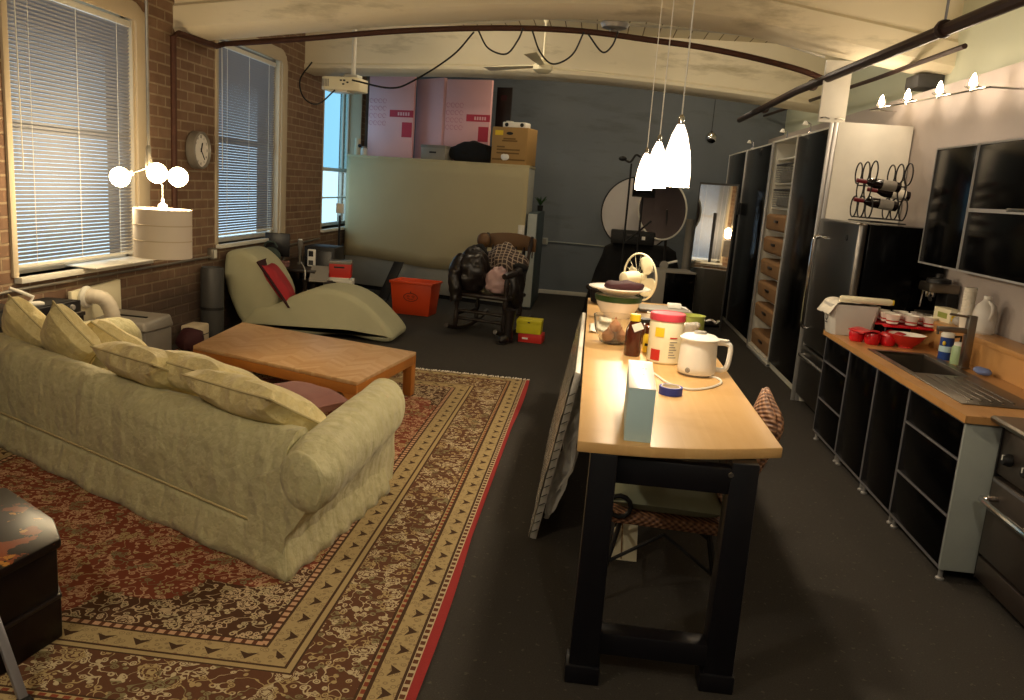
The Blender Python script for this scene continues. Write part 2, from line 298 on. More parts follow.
# ------------------------------------------------------------------ mesh builder
class MB:
    def __init__(s): s.v = []; s.f = []
    def add(s, vs, fs):
        o = len(s.v); s.v += [Vector(p) for p in vs]; s.f += [tuple(i+o for i in f) for f in fs]; return s
    def hexa(s, p): return s.add(p, [(0, 3, 2, 1), (4, 5, 6, 7), (0, 1, 5, 4), (1, 2, 6, 5), (2, 3, 7, 6), (3, 0, 4, 7)])
    def box(s, x0, x1, y0, y1, z0, z1):
        return s.hexa([(x0, y0, z0), (x1, y0, z0), (x1, y1, z0), (x0, y1, z0), (x0, y0, z1), (x1, y0, z1), (x1, y1, z1), (x0, y1, z1)])
    def bar(s, a, b, w, d=None, up=(0, 0, 1)):           # squared bar from a to b
        a, b = Vector(a), Vector(b); d = d or w; t = (b-a).normalized(); u = Vector(up)
        if abs(t.dot(u)) > .98: u = Vector((0, 1, 0))
        n = t.cross(u).normalized()*w/2; m = n.cross(t).normalized()*d/2
        return s.hexa([a-n-m, a+n-m, a+n+m, a-n+m, b-n-m, b+n-m, b+n+m, b-n+m])
    def loft(s, rings, caps=True, closed=False):
        n = len(rings[0]); o = len(s.v); vs = [p for r in rings for p in r]; fs = []
        k = len(rings)
        for i in range(k if closed else k-1):
            for j in range(n):
                a, b = i*n+j, i*n+(j+1) % n; c, d = ((i+1) % k)*n+(j+1) % n, ((i+1) % k)*n+j
                fs.append((a, b, c, d))
        if caps and not closed: fs += [tuple(range(n))[::-1], tuple((k-1)*n+j for j in range(n))]
        return s.add(vs, fs)
    def tube(s, pts, r, seg=8, closed=False, caps=True):
        pts = [Vector(p) for p in pts]; k = len(pts); rings = []; nrm = None
        for i in range(k):
            a = pts[i-1] if (i > 0 or closed) else pts[i]; b = pts[(i+1) % k] if (i < k-1 or closed) else pts[i]
            t = (b-a); t = t.normalized() if t.length > 1e-9 else Vector((0, 0, 1))
            if nrm is None: nrm = t.orthogonal().normalized()
            else:
                nrm = nrm - t*nrm.dot(t); nrm = nrm.normalized() if nrm.length > 1e-6 else t.orthogonal().normalized()
            bn = t.cross(nrm); rr = r[i] if isinstance(r, (list, tuple)) else r
            rings.append([pts[i]+(nrm*math.cos(2*PI*j/seg)+bn*math.sin(2*PI*j/seg))*rr for j in range(seg)])
        return s.loft(rings, caps, closed)
    def lathe(s, prof, c=(0, 0, 0), seg=24, axis=(0, 0, 1), caps=True):
        c = Vector(c); z = Vector(axis).normalized(); x = z.orthogonal().normalized(); y = z.cross(x)
        return s.loft([[c+z*h+(x*math.cos(2*PI*j/seg)+y*math.sin(2*PI*j/seg))*max(r, 1e-4) for j in range(seg)] for r, h in prof], caps)
    def prism(s, poly, axis, a, b):
        def P(u, v, w): return {'x': (w, u, v), 'y': (u, w, v), 'z': (u, v, w)}[axis]
        return s.loft([[P(u, v, a) for u, v in poly], [P(u, v, b) for u, v in poly]])
    def ring_prism(s, outer, inner, axis, a, b):         # a frame: outer outline minus inner outline, same number of points
        def P(u, v, w): return {'x': (w, u, v), 'y': (u, w, v), 'z': (u, v, w)}[axis]
        n = len(outer); vs = [P(u, v, w) for w in (a, b) for poly in (outer, inner) for u, v in poly]; fs = []
        for j in range(n):
            k = (j+1) % n
            fs += [(j, k, n+k, n+j), (2*n+j, 3*n+j, 3*n+k, 2*n+k), (j, 2*n+j, 2*n+k, k), (n+j, n+k, 3*n+k, 3*n+j)]
        return s.add(vs, fs)
    def sphere(s, c, r, seg=16, rings=10, sc=(1, 1, 1)):
        c = Vector(c); vs = []
        R = [[c+Vector((math.sin(PI*i/rings)*math.cos(2*PI*j/seg)*sc[0], math.sin(PI*i/rings)*math.sin(2*PI*j/seg)*sc[1], math.cos(PI*i/rings)*sc[2]))*r for j in range(seg)] for i in range(rings+1)]
        R[0] = [c+Vector((math.cos(2*PI*j/seg)*1e-4, math.sin(2*PI*j/seg)*1e-4, r*sc[2])) for j in range(seg)]
        R[-1] = [c+Vector((math.cos(2*PI*j/seg)*1e-4, math.sin(2*PI*j/seg)*1e-4, -r*sc[2])) for j in range(seg)]
        return s.loft(R)
    def grid(s, nu, nv, fn, thick=None):
        vs = [fn(i/nu, j/nv) for i in range(nu+1) for j in range(nv+1)]
        return s.add(vs, [(i*(nv+1)+j, (i+1)*(nv+1)+j, (i+1)*(nv+1)+j+1, i*(nv+1)+j+1) for i in range(nu) for j in range(nv)])
    def map(s, fn): s.v = [Vector(fn(p)) for p in s.v]; return s
    def xf(s, m): s.v = [m @ p for p in s.v]; return s
    def lump(s, amp, sc, seed=0):
        s.v = [p+mnoise.noise_vector(p*sc+Vector((seed, seed*1.7, 0)))*amp for p in s.v]; return s
    def build(s, name, m, parent=None, bevel=0, seg=2, sub=0, sharp=35):
        me = bpy.data.meshes.new(name); me.from_pydata(s.v, [], s.f)
        bm = bmesh.new(); bm.from_mesh(me)
        bmesh.ops.remove_doubles(bm, verts=bm.verts, dist=1e-5) if False else None
        bmesh.ops.recalc_face_normals(bm, faces=bm.faces)
        if bevel:
            ed = [e for e in bm.edges if len(e.link_faces) == 2 and e.calc_face_angle(0) > math.radians(30)]
            bmesh.ops.bevel(bm, geom=ed, offset=bevel, segments=seg, affect='EDGES', profile=.5, clamp_overlap=True)
        if sub: bmesh.ops.subdivide_edges(bm, edges=bm.edges, cuts=sub, use_grid_fill=True)
        bm.to_mesh(me); bm.free()
        me.polygons.foreach_set('use_smooth', [True]*len(me.polygons)); me.set_sharp_from_angle(angle=math.radians(sharp))
        me.materials.append(MT[m] if isinstance(m, str) else m)
        o = bpy.data.objects.new(name, me); COL.objects.link(o)
        if parent: o.parent = parent
        return o
def tag(o, label, cat, group=None):
    o['label'] = label; o['category'] = cat
    if group: o['group'] = group
    return o
def thing(name, label, cat, loc=(0, 0, 0), rz=0., group=None, rot=None):
    o = bpy.data.objects.new(name, None); COL.objects.link(o); o.empty_display_size = .1
    o.location = loc; o.rotation_euler = rot or (0, 0, rz); return tag(o, label, cat, group)
def solo(name, mb, m, label, cat, loc=(0, 0, 0), rz=0., group=None, rot=None, **kw):
    o = mb.build(name, m, **kw); o.location = loc; o.rotation_euler = rot or (0, 0, rz); return tag(o, label, cat, group)
def struct(name, mb=None, m=None, **kw):
    if mb: o = mb.build(name, m, **kw)
    else: o = bpy.data.objects.new(name, None); COL.objects.link(o)
    o['kind'] = 'structure'; o['label'] = kw.get('label', name.replace('_', ' ')) ; return o
def structl(name, mb, m, label, **kw):
    o = struct(name, mb, m, **kw); o['label'] = label; return o
def dup(root, loc, rz=None, label=None, group=None):
    r = root.copy(); COL.objects.link(r); r.location = loc
    if rz is not None: r.rotation_euler = (0, 0, rz)
    if label: r['label'] = label
    if group: r['group'] = group
    for ch in list(root.children):
        c = ch.copy(); COL.objects.link(c); c.parent = r
        for g in ch.children:
            d = g.copy(); COL.objects.link(d); d.parent = c
    return r
def text_part(txt, size, m, parent, loc, rot, name='lettering', ext=.001, align='CENTER'):
    cu = bpy.data.curves.new(name, 'FONT'); cu.body = txt; cu.size = size; cu.extrude = ext; cu.align_x = align; cu.align_y = 'CENTER'
    o = bpy.data.objects.new(name, cu); COL.objects.link(o); bpy.context.view_layer.update()
    me = bpy.data.meshes.new_from_object(o); bpy.data.objects.remove(o)
    me.materials.clear(); me.materials.append(MT[m]); p = bpy.data.objects.new(name, me); COL.objects.link(p)
    p.parent = parent; p.location = loc; p.rotation_euler = rot; return p
def interp(x, tab):
    for (a, b), (c, d) in zip(tab, tab[1:]):
        if x <= c: return b+(d-b)*max(0, (x-a))/(c-a) if x >= a else b
    return tab[-1][1]
def smooth_path(pts, n=6):                                # Catmull-Rom through the points
    P = [Vector(p) for p in pts]; P = [P[0]*2-P[1]]+P+[P[-1]*2-P[-2]]; out = []
    for i in range(1, len(P)-2):
        for k in range(n):
            t = k/n; a, b, c, d = P[i-1:i+3]
            out.append(.5*((2*b)+(c-a)*t+(2*a-5*b+4*c-d)*t*t+(3*b-a-3*c+d)*t**3))
    return out+[P[-2]]
def pillow_mb(w, d, h, pinch=.13, seed=0, n=14):
    mb = MB()
    def top(sg):
        def f(u, v):
            x, y = 2*u-1, 2*v-1; e = max(0, (1-x**4)*(1-y**4))**.5
            px = x*w/2*(1-pinch*(1-y*y)*abs(x)**3*.8); py = y*d/2*(1-pinch*(1-x*x)*abs(y)**3*.8)
            z = sg*h/2*e*(1+.18*mnoise.noise(Vector((x*1.6+seed, y*1.6, sg*.3))))
            return (px, py, z)
        return f
    mb.grid(n, n, top(1)); mb.grid(n, n, top(-1)); return mb
def pillow_edge(w, d, pinch=.13, r=.006, n=10):
    pts = []
    for k in range(4):
        for i in range(n):
            t = 2*i/n-1
            x, y = [(t, -1), (1, t), (-t, 1), (-1, -t)][k]
            pts.append((x*w/2*(1-pinch*(1-y*y)*abs(x)**3*.8), y*d/2*(1-pinch*(1-x*x)*abs(y)**3*.8), 0))
    return MB().tube(pts, r, 5, closed=True)

# ------------------------------------------------------------------ the room
XL, XR, YB, YF, ZC = -4.2, 2.8, 14.7, -2.2, 3.92
floor = structl('floor', MB().box(XL-.4, 3.2, YF-.2, YB+.2, -.1, 0), 'carpet', 'dark charcoal carpet floor')
ceiling = structl('ceiling', MB().box(XL-.4, 3.2, YF-.2, YB+.2, ZC, ZC+.1), 'ceil', 'cream tongue and groove board ceiling')
WIN = [(5.62, 7.45, .93, 3.14), (8.88, 10.9, .97, 3.3), (12.43, 14.45, .98, 3.35)]
wl = MB(); T = .38; ys = YF-.2
for (a, b, z0, z1) in WIN:
    wl.box(XL-T, XL, ys, a, 0, ZC).box(XL-T, XL, a, b, 0, z0).box(XL-T, XL, a, b, z1, ZC); ys = b
wl.box(XL-T, XL, ys, YB+.2, 0, ZC)
structl('wall_left', wl, 'brick', 'weathered brick wall with three tall windows')
structl('wall_back', MB().box(XL, 3.2, YB, YB+.2, 0, ZC), 'wallgrey', 'blue grey painted back wall')
structl('wall_right', MB().box(XR, XR+.24, YF, YB, 0, 2.93), 'walldry', 'taupe plaster wall behind the kitchen')
structl('trim_1', MB().box(XR+.24, XR+.4, YF, YB, 0, ZC), 'walltop', 'pale green white upper wall set back above the plaster')
structl('wall_front', MB().box(XL, 3.2, YF-.2, YF, 0, ZC), 'wallgrey', 'grey wall behind the viewer')
structl('baseboard_back', MB().box(-.95, -.02, YB-.02, YB, 0, .07), 'white', 'white strip along the foot of the back wall', bevel=.004)
# painted beams across the room, bowed in the middle
NEAR = [(-4.2, 3.055), (-3.6, 3.13), (-2.95, 3.215), (-1.92, 3.345), (-1.05, 3.43), (-.3, 3.477), (.33, 3.482), (1.23, 3.41), (2.13, 3.26), (3.02, 3.12), (3.1, 3.1)]
FAR = [(-4.2, 3.20), (-3, 3.26), (-2.0, 3.31), (-1, 3.33), (-.1, 3.32), (.7, 3.28), (1.45, 3.23), (2.65, 3.14), (3.1, 3.1)]
def beam(name, tab, y0, y1, label, lip):
    rings = []
    for i in range(41):
        x = -4.2+i*(7.25/40); z = interp(x, tab)
        rings.append([(x, y0, ZC), (x, y0, z+lip), (x, y0-.03, z+lip-.03), (x, y0-.03, z+.05), (x, y0+.03, z), (x, y1-.03, z), (x, y1, z+.05), (x, y1, ZC)])
    structl(name, MB().loft(rings), 'beam', label, sharp=40)
beam('trim_2', NEAR, 8.0, 8.45, 'nearer cream painted ceiling beam bowed over the room', .28)
beam('trim_3', FAR, 11.6, 12.05, 'farther cream painted ceiling beam in front of the grey wall', .12)
def sash(i, a, b, z0, z1, xw, round_top, labels):
    w = struct(f'window_{i}'); w['label'] = labels
    ym = (z0+z1)/2 if i < 3 else 1.9
    fw = .19 if i < 3 else .035
    j = MB()                                              # lining of the opening, a broad flat board on its far side
    j.box(xw-.1, XL+.012 if i == 3 else XL-.005, b-fw, b, z0, z1).box(xw-.03, XL+.012, a, a+.03, z0, z1).box(xw-.03, XL+.012, a, b, z1-.04, z1)
    j.build('window_lining', 'reveal', w, bevel=.008)
    if round_top:                                         # flat casing round the opening, far upper corner rounded
        r = .24; o = [(a-.03, z0)]; inn = [(a+.03, z0)]
        o += [(b+.03, z0)]; inn += [(b-.16, z0)]
        for k in range(7):
            t = k/6*PI/2; o.append((b+.03-r+r*math.cos(t), z1+.06-r+r*math.sin(t))); inn.append((b-.16-.03+.03*math.cos(t), z1-.1-.03+.03*math.sin(t)))
        o.append((a-.03, z1+.06)); inn.append((a+.03, z1-.1))
        MB().ring_prism(o, inn, 'x', XL-.01, XL+.02).build('casing', 'reveal', w, bevel=.006)
    f = MB(); e = .055
    if i < 3: b = b-.16
    f.box(xw-.08, xw-.03, a+.02, a+.02+e, z0, z1-.04).box(xw-.08, xw-.03, b-.03-e, b-.03, z0, z1-.04)
    f.box(xw-.08, xw-.03, a+.02, b-.03, z0, z0+e).box(xw-.08, xw-.03, a+.02, b-.03, z1-.1, z1-.04).box(xw-.08, xw-.02, a+.02, b-.03, ym-.03, ym+.03)
    if i == 3: f.box(xw-.08, xw-.03, a+.02, b-.03, 1.43, 1.455).box(xw-.08, xw-.03, b-.36, b-.33, z0, z1-.04)
    f.build('window_frame', 'white', w, bevel=.005)
    MB().box(xw-.062, xw-.054, a+.06, b-.07, z0+.05, ym).build('pane', GLASS_LO if i == 3 else GLASS_IN, w)
    MB().box(xw-.062, xw-.054, a+.06, b-.07, ym, z1-.09).build('pane', GLASS_UP if i == 3 else GLASS_IN, w)
    MB().box(XL-.25, XL+.06, a, WIN[i-1][1], z0-.045, z0).build('window_sill', 'white', w, bevel=.006)
    return w
def pane_mat(name, col):
    t = NT(name); g = t.n('ShaderNodeBsdfTransparent'); g.inputs[0].default_value = hexc(col); gl = t.n('ShaderNodeBsdfGlossy'); gl.inputs['Roughness'].default_value = .05
    mx = t.n('ShaderNodeMixShader'); mx.inputs[0].default_value = .05; L = t.nt.links.new
    L(g.outputs[0], mx.inputs[1]); L(gl.outputs[0], mx.inputs[2]); L(mx.outputs[0], t.out.inputs[0]); return t.m
GLASS_IN = pane_mat('window_glass', '#eef2f4'); GLASS_LO = pane_mat('window_glass_low', '#e4eef0'); GLASS_UP = pane_mat('tinted_window_glass', '#bcd6de')
sash(1, *WIN[0], XL-.05, True, 'tall nearest window in the brick wall')
sash(2, *WIN[1], XL-.05, True, 'tall middle window in the brick wall')
sash(3, *WIN[2], XL-.17, False, 'far window without a blind beside the cream panel')
def blind(a, b, z0, z1, x, label):
    t = thing('window_blind', label, 'blind', (x, (a+b)/2, z0), group='venetian blinds on the brick wall windows')
    w = (b-a)/2; hh = z1-z0; sl = MB(); n = int(hh/.030); wdt = .031; ang = math.radians(52)
    for k in range(n):
        z = .03+k*.030+.012; dx, dz = math.cos(ang)*wdt/2, math.sin(ang)*wdt/2
        sl.hexa([(-dx, -w, z-dz), (dx, -w, z+dz), (dx, w, z+dz), (-dx, w, z-dz), (-dx-.001, -w, z-dz+.0015), (dx-.001, -w, z+dz+.0015), (dx-.001, w, z+dz+.0015), (-dx-.001, w, z-dz+.0015)])
    sl.build('slats', 'blind', t)
    MB().box(-.02, .025, -w, w, hh-.05, hh).build('head_rail', 'white', t, bevel=.004)
    MB().box(-.014, .018, -w, w, 0, .022).build('bottom_rail', 'white', t, bevel=.004)
    for yy in (-w*.72, 0, w*.72): MB().tube([(.024, yy, .01), (.024, yy, hh-.03)], .0022, 5).build('ladder_cord', 'bright', t)
    MB().tube([(.035, -w+.09, hh*.35), (.035, -w+.07, hh-.03)], .004, 6).build('tilt_wand', 'bright', t)
blind(5.66, 7.22, .99, 3.02, XL-.02, 'white venetian blind on the nearest window behind the hanging drum lamp')
blind(8.92, 10.56, 1.06, 3.16, XL-.02, 'white venetian blind on the middle window right of the wall clock')

# ------------------------------------------------------------------ pipes and cables overhead
def wpath(l, Y, n=5): return smooth_path([AY(x, y, Y) for x, y in l], n)
mb = MB().tube([(XL+.1, 7.78, 1.2), (XL+.1, 7.78, 3.0), (XL+.12, 7.85, 3.04), (XL+.14, 8.6, 3.05)]+wpath([(224, 44), (300, 39), (400, 31), (500, 28), (580, 31), (650, 40), (700, 47), (750, 57), (800, 70), (828, 81)], 8.75), .03, 8)
solo('overhead_pipe', mb, 'rust', 'rust brown water pipe running along the beam from the brick wall', 'pipe')
mb = MB().tube(wpath([(300, 26), (420, 24), (500, 22), (536, 18), (620, 24), (700, 30), (760, 38), (825, 57)], 9.0), .014, 6)
solo('overhead_conduit', mb, 'white', 'thin white conduit above the rusty pipe between the beams', 'conduit')
mb = MB().tube([(2.05, 1.2, 2.96), (2.05, 4.6, 2.965), (2.03, 7.72, 3.03), (2.0, 9.3, 3.05), (2.0, 12.9, 3.05)], .04, 10)
t = thing('sprinkler_pipe', 'thick dark pipe running front to back above the kitchen', 'pipe')
mb.build('pipe_run', 'pipe', t)
for y in (5.6, 8.8, 11.2):
    MB().lathe([(.052, -.03), (.058, 0), (.052, .03)], (2.035, y, 2.99+.008*(y-5.6) if y < 8 else 3.05), 12, (0, 1, 0)).build('pipe_collar', 'pipe', t)
    if y < 6: MB().tube([(2.035, y, 3.03), (2.035, y, ZC)], .008, 6).build('hanger_rod', 'dark_alu', t)
mb = MB().tube([(2.68, 6.9, 3.14), (2.68, 9, 3.17), (2.66, 14.6, 3.3)], .022, 8)
solo('wall_pipe', mb, 'pipe', 'thinner dark pipe close to the pale upper wall above the wardrobes', 'pipe')
mb = MB().box(-.11, .12, -.16, .16, 0, .12); solo('junction_box', mb, 'dgrey', 'grey metal junction box at the right end of the nearer beam', 'electrical box', (2.915, 8.3, 3.0), bevel=.01)
for k, (l, Y) in enumerate([([(352, 80), (390, 88), (413, 81), (452, 56), (474, 32)], 8.4), ([(478, 30), (488, 48), (506, 54), (518, 40), (523, 28)], 8.4),
                            ([(532, 30), (540, 52), (553, 64), (572, 55), (584, 32)], 8.4), ([(588, 34), (602, 52), (612, 46), (618, 32)], 8.4), ([(335, 90), (318, 104), (304, 98), (300, 80), (312, 62)], 9.3)]):
    solo('hanging_cable', MB().tube(wpath(l, Y, 7), .009, 5), 'cable', ['black cable looping from the projector up to the rusty pipe', 'first short black cable loop under the rusty pipe', 'widest black cable loop hanging in front of the ceiling fan',
         'small black cable loop nearest the pendant lamps', 'black cable curling down beside the projector by the brick'][k], 'cable', group='loose cables under the pipe')
t = thing('pipe_fixture', 'small silver emergency light fixture on the conduit above the beam gap', 'light fixture', AY(615, 24, 8.9))
MB().lathe([(.12, .03), (.15, .0), (.13, -.04), (.06, -.06)], seg=18).build('canopy', 'alu', t); MB().lathe([(.05, -.05), (.055, -.1), (.03, -.12)], seg=14).build('socket', 'grey', t)
def octo(w, d, c): return [(-w+c, -d), (w-c, -d), (w, -d+c), (w, d-c), (w-c, d), (-w+c, d), (-w, d-c), (-w, -d+c)]

# ------------------------------------------------------------------ rug
RX0, RX1, RY0, RY1 = -4.05, -.50, 2.2, 7.82
hx, hy = (RX1-RX0)/2, (RY1-RY0)/2
t = thing('oriental_rug', 'large red and beige patterned oriental rug with a red edge under the sofa', 'rug', ((RX0+RX1)/2, (RY0+RY1)/2, 0))
def rugz(x, y): return .008+.004*mnoise.noise(Vector((x*1.3, y*1.3, 2)))
rb = MB(); n = 40
rb.grid(n, n, lambda u, v: ((2*u-1)*hx+.02*math.sin(v*9), (2*v-1)*hy+(2*u-1)*-.06, .012+.003*mnoise.noise(Vector((u*5, v*7, 2)))))
rb.loft([[((2*u-1)*hx, (2*v-1)*hy-.06*(2*u-1), z) for u, v in ((0, 0), (1, 0), (1, 1), (0, 1))] for z in (0, .006)])
rb.build('pile', rug_mat(hx, hy), t)
fr = MB()
for sgn in (1, -1):
    for k in range(300):
        x = -hx+2*hx*k/299; y0 = sgn*hy-.06*x/hx; fr.tube([(x, y0, .008), (x+random.uniform(-.012, .012), y0+sgn*random.uniform(.05, .09), .004)], .0045, 4)
fr.build('fringe', 'paper', t)['kind'] = 'stuff'

# ------------------------------------------------------------------ sofa
BR, FR_, BL, FL = Vector((-1.28, 3.40, 0)), Vector((-1.11, 4.55, 0)), Vector((-3.97, 4.85, 0)), Vector((-3.48, 5.68, 0))
SL, SD = 3.05, 1.12
SO = (BR+FR_+BL+FL)/4
def smap(p):
    a, b = p.x/SL, p.y/SD; q = BR*(1-a)*(1-b)+BL*a*(1-b)+FL*a*b+FR_*(1-a)*b
    return Vector((q.x-SO.x, q.y-SO.y, p.z))
sofa = thing('sofa', 'long olive damask slipcovered sofa seen from behind with rolled arms', 'sofa', SO)
def wr(mb, amp=.012, sc=4, seed=1): return mb.lump(amp, sc, seed)
# back: a soft slab swept along the length
prof = [(.02, .10), (-.01, .3), (.0, .5), (.03, .62), (.10, .675), (.19, .67), (.26, .60), (.28, .45), (.28, .1)]
mb = MB(); NR = 40
mb.loft([[(a*SL, y+(.015*mnoise.noise(Vector((a*9, z*3, 5)))), z+(-.03*math.sin(PI*a) if z > .5 else 0)+.012*mnoise.noise(Vector((a*14, y*3, 1)))) for y, z in prof] for a in [.004+.992*k/NR for k in range(NR+1)]])
mb.map(smap).build('backrest', 'damask', sofa, sharp=50)
for right in (True, False):
    mb = MB(); rings = []; nb = 18
    for k in range(nb+1):
        b = -.02+(SD+.14)*k/nb; e = (1-.55*max(0, (k/nb-.88)/.12)**2)*(1-.25*max(0, 1-k/nb*9)**2); rr = .165*e
        cx, cz = (-.11+.13*(k/nb) if right else .14), .50+.05*(k/nb); ring = []
        for j in range(18):
            th = math.radians(15+235*j/17); ring.append((cx+math.cos(th)*rr*1.05, cz+math.sin(th)*rr))
        ring += [(cx*.55-.02, .28), (-.015, .21), (-.005, .05), (.24, .05), (.24, .42)]
        rings.append([(u+.01*mnoise.noise(Vector((b*5, v*6, 3))), b, v+.008*mnoise.noise(Vector((b*6, u*6, 8)))) for u, v in ring])
    mb.loft(rings)
    if not right: mb.map(lambda p: (SL-p.x, p.y, p.z))
    mb.map(smap).build('arm', 'damask', sofa, sharp=50)
    mb = MB()                                             # round stuffed end of the roll at the back
    mb.sphere((-.11 if right else .14, .0, .50), .145, 16, 10, (1, .3, 1)); mb.lump(.01, 8)
    if not right: mb.map(lambda p: (SL-p.x, p.y, p.z))
    mb.map(smap).build('arm_end', 'damask', sofa)
mb = MB().box(.06, SL-.06, .05, SD-.05, .06, .27); mb.map(smap).build('base', 'damask', sofa, bevel=.02)
for k in range(3):
    a0 = .24+k*(SL-.48)/3; mb = pillow_mb((SL-.48)/3*1.02, .82, .22, .04, seed=k*3)
    mb.map(lambda p: (p.x+a0+(SL-.48)/6, p.y+.69, p.z*.9+.31)); mb.map(smap).build('seat_cushion', 'pillow', sofa)
def skirt(pts, name):
    mb = MB(); N = 36
    def f(u, v):
        i = min(int(u*(len(pts)-1)), len(pts)-2); w = u*(len(pts)-1)-i
        p = Vector(pts[i])*(1-w)+Vector(pts[i+1])*w; c = Vector((SL/2, SD/2, 0)); out = Vector((p.x-c.x, (p.y-c.y)*2, 0)).normalized()
        q = p+out*((1-v)*.055+.012*math.sin(u*41)*(1-v)); return (q.x, q.y, .015+v*.2)
    mb.grid(N, 5, f); mb.map(smap); o = mb.build(name, 'damask', sofa, sharp=60)
    md = o.modifiers.new('thickness', 'SOLIDIFY'); md.thickness = .008
skirt([(.0, -.005, 0), (SL, -.005, 0)], 'skirt_panel'); skirt([(.0, .0, 0), (.0, SD, 0)], 'skirt_panel')
skirt([(0, SD, 0), (SL, SD, 0)], 'skirt_panel'); skirt([(SL, 0, 0), (SL, SD, 0)], 'skirt_panel')
mb = MB().tube([smap(Vector((a*SL, -.012+.0, .225))) for a in [k/20 for k in range(21)]], .006, 5); mb.build('skirt_seam', 'piping', sofa)
# throw pillows leaning on top of the back: pixel centre, level, size, roll about the sofa's length, in-plane spin, label
axis = (BL-BR).normalized(); ANG = math.atan2(axis.y, axis.x)
PIL = [((30, 331), .70, .42, .40, -62, 40, 'leftmost straw pillow standing on its corner at the sofa\'s far end'),
       ((70, 341), .69, .54, .40, -62, 35, 'second straw pillow from the left tilted on a corner against the sofa back'),
       ((112, 345), .62, .66, .46, -40, 22, 'straw pillow slumped on the seat behind the two standing ones'),
       ((155, 369), .70, .64, .44, -28, 3, 'straw pillow lying over the middle of the sofa back left of two overlapping ones'),
       ((211, 379), .71, .68, .44, -28, 3, 'straw pillow overlapped by the rightmost one on the sofa back'),
       ((258, 402), .70, .74, .44, -30, 5, 'rightmost straw pillow beside the near rolled arm')]
for k, (pp, z, w, d, tilt, spin, lab) in enumerate(PIL):
    c = G(*pp, z)
    t = thing('throw_pillow', lab, 'pillow', c, group='straw coloured pillows on the sofa')
    t.rotation_euler = (Matrix.Rotation(ANG+PI, 4, 'Z') @ Matrix.Rotation(math.radians(tilt), 4, 'X') @ Matrix.Rotation(math.radians(-spin), 4, 'Z')).to_euler()
    pillow_mb(w, d, .2, .12, seed=k*2.3+1).build('cover', 'pillow', t); pillow_edge(w, d, .12).build('piping', 'piping', t)
t = thing('throw_pillow', 'flat mauve pillow on the seat by the sofa\'s near arm', 'pillow', G(300, 398, .47)); t.rotation_euler = (0, 0, ANG+PI)
pillow_mb(.5, .36, .15, .1, 4).build('cover', 'mauve', t); pillow_edge(.5, .36, .1).build('piping', 'mauve', t)

# ------------------------------------------------------------------ coffee table
Q = [Vector(p) for p in ((-3.17, 6.29, 0), (-1.60, 5.62, 0), (-1.43, 6.84, 0), (-3.27, 7.48, 0))]; QO = sum(Q, Vector())/4
def cmap(p):
    a, b = p.x/1.8, p.y/1.25; q = Q[0]*(1-a)*(1-b)+Q[1]*a*(1-b)+Q[2]*a*b+Q[3]*(1-a)*b; return (q.x-QO.x, q.y-QO.y, p.z)
ct = thing('coffee_table', 'low wide coffee table with herringbone veneer top before the chaise', 'table', QO+Vector((0, 0, .012)))
MB().box(.0, 1.8, .0, 1.25, .345, .375).map(cmap).build('tabletop', 'parquet', ct, bevel=.006)
ap = MB(); ap.box(.0, 1.8, .0, .03, .27, .345).box(0, 1.8, 1.22, 1.25, .27, .345).box(0, .03, .03, 1.22, .27, .345).box(1.77, 1.8, .03, 1.22, .27, .345)
ap.map(cmap).build('apron', 'oak', ct, bevel=.004)
for a in (0, 1.7):
    for b in (0, 1.15):
        g = MB(); sx = 1 if a == 0 else -1; ax_ = a if a == 0 else a+.1
        pl = [(0, 0), (.075, 0), (.08, .2), (.14, .27), (0, .27)]
        g.prism([(ax_+sx*u, v) for u, v in pl], 'y', b, b+.1); g.map(cmap).build('leg', 'oak', ct, bevel=.005)

# ------------------------------------------------------------------ chaise longue
ch = thing('chaise_longue', 'sage green curved chaise longue with a tall rounded headrest', 'chaise', (-3.2, 9.3, 0))
def outl(pts, n=5): return [(p.x, p.y) for p in smooth_path([(a, b, 0) for a, b in pts]+[(pts[0][0], pts[0][1], 0)], n)[:-1]]
def padded(poly, y0, y1, r=.09):
    c = Vector((sum(p[0] for p in poly)/len(poly), sum(p[1] for p in poly)/len(poly))); mb = MB(); rings = []
    for s_, y in ((.80, y0), (.92, y0+.02), (.98, y0+r*.5), (1, y0+r), (1, (y0+y1)/2), (1, y1-r), (.98, y1-r*.5), (.92, y1-.02), (.8, y1)):
        rg = []
        for i, p in enumerate(poly):
            a = Vector(poly[i-1]); b = Vector(poly[(i+1) % len(poly)]); tn = (b-a).normalized(); nn = Vector((tn.y, -tn.x)); dd = (1-s_)*.35
            rg.append((p[0]-nn.x*dd*SG, y, p[1]-nn.y*dd*SG))
        rings.append(rg)
    return mb.loft(rings)
def area(p): return sum(p[i-1][0]*p[i][1]-p[i][0]*p[i-1][1] for i in range(len(p)))
hd = [AY(x, y, 8.95) for x, y in ((218, 262), (226, 252), (242, 250), (258, 262), (270, 280), (276, 298), (270, 313), (252, 322), (240, 322), (229, 300), (220, 278))]
bdy = [AY(x, y, 8.95) for x, y in ((240, 322), (256, 306), (275, 304), (292, 296), (315, 289), (340, 291), (362, 302), (381, 320), (393, 336), (388, 345), (372, 344), (350, 336), (330, 335), (312, 341), (296, 351), (262, 352), (244, 342))]
for nm, pts, yy in (('headrest', hd, (8.95, 9.62)), ('seat_body', bdy, (8.93, 9.66))):
    poly = outl([(max(p.x, -4.15)+3.2, max(.012, p.z)) for p in pts], 4); SG = 1 if area(poly) > 0 else -1
    padded(poly, yy[0]-9.3, yy[1]-9.3).build(nm, 'chaise', ch, sharp=60)
c = thing('throw_pillow', 'crimson pillow with a dark maroon flange on the chaise', 'pillow', AY(279, 282, 9.12))
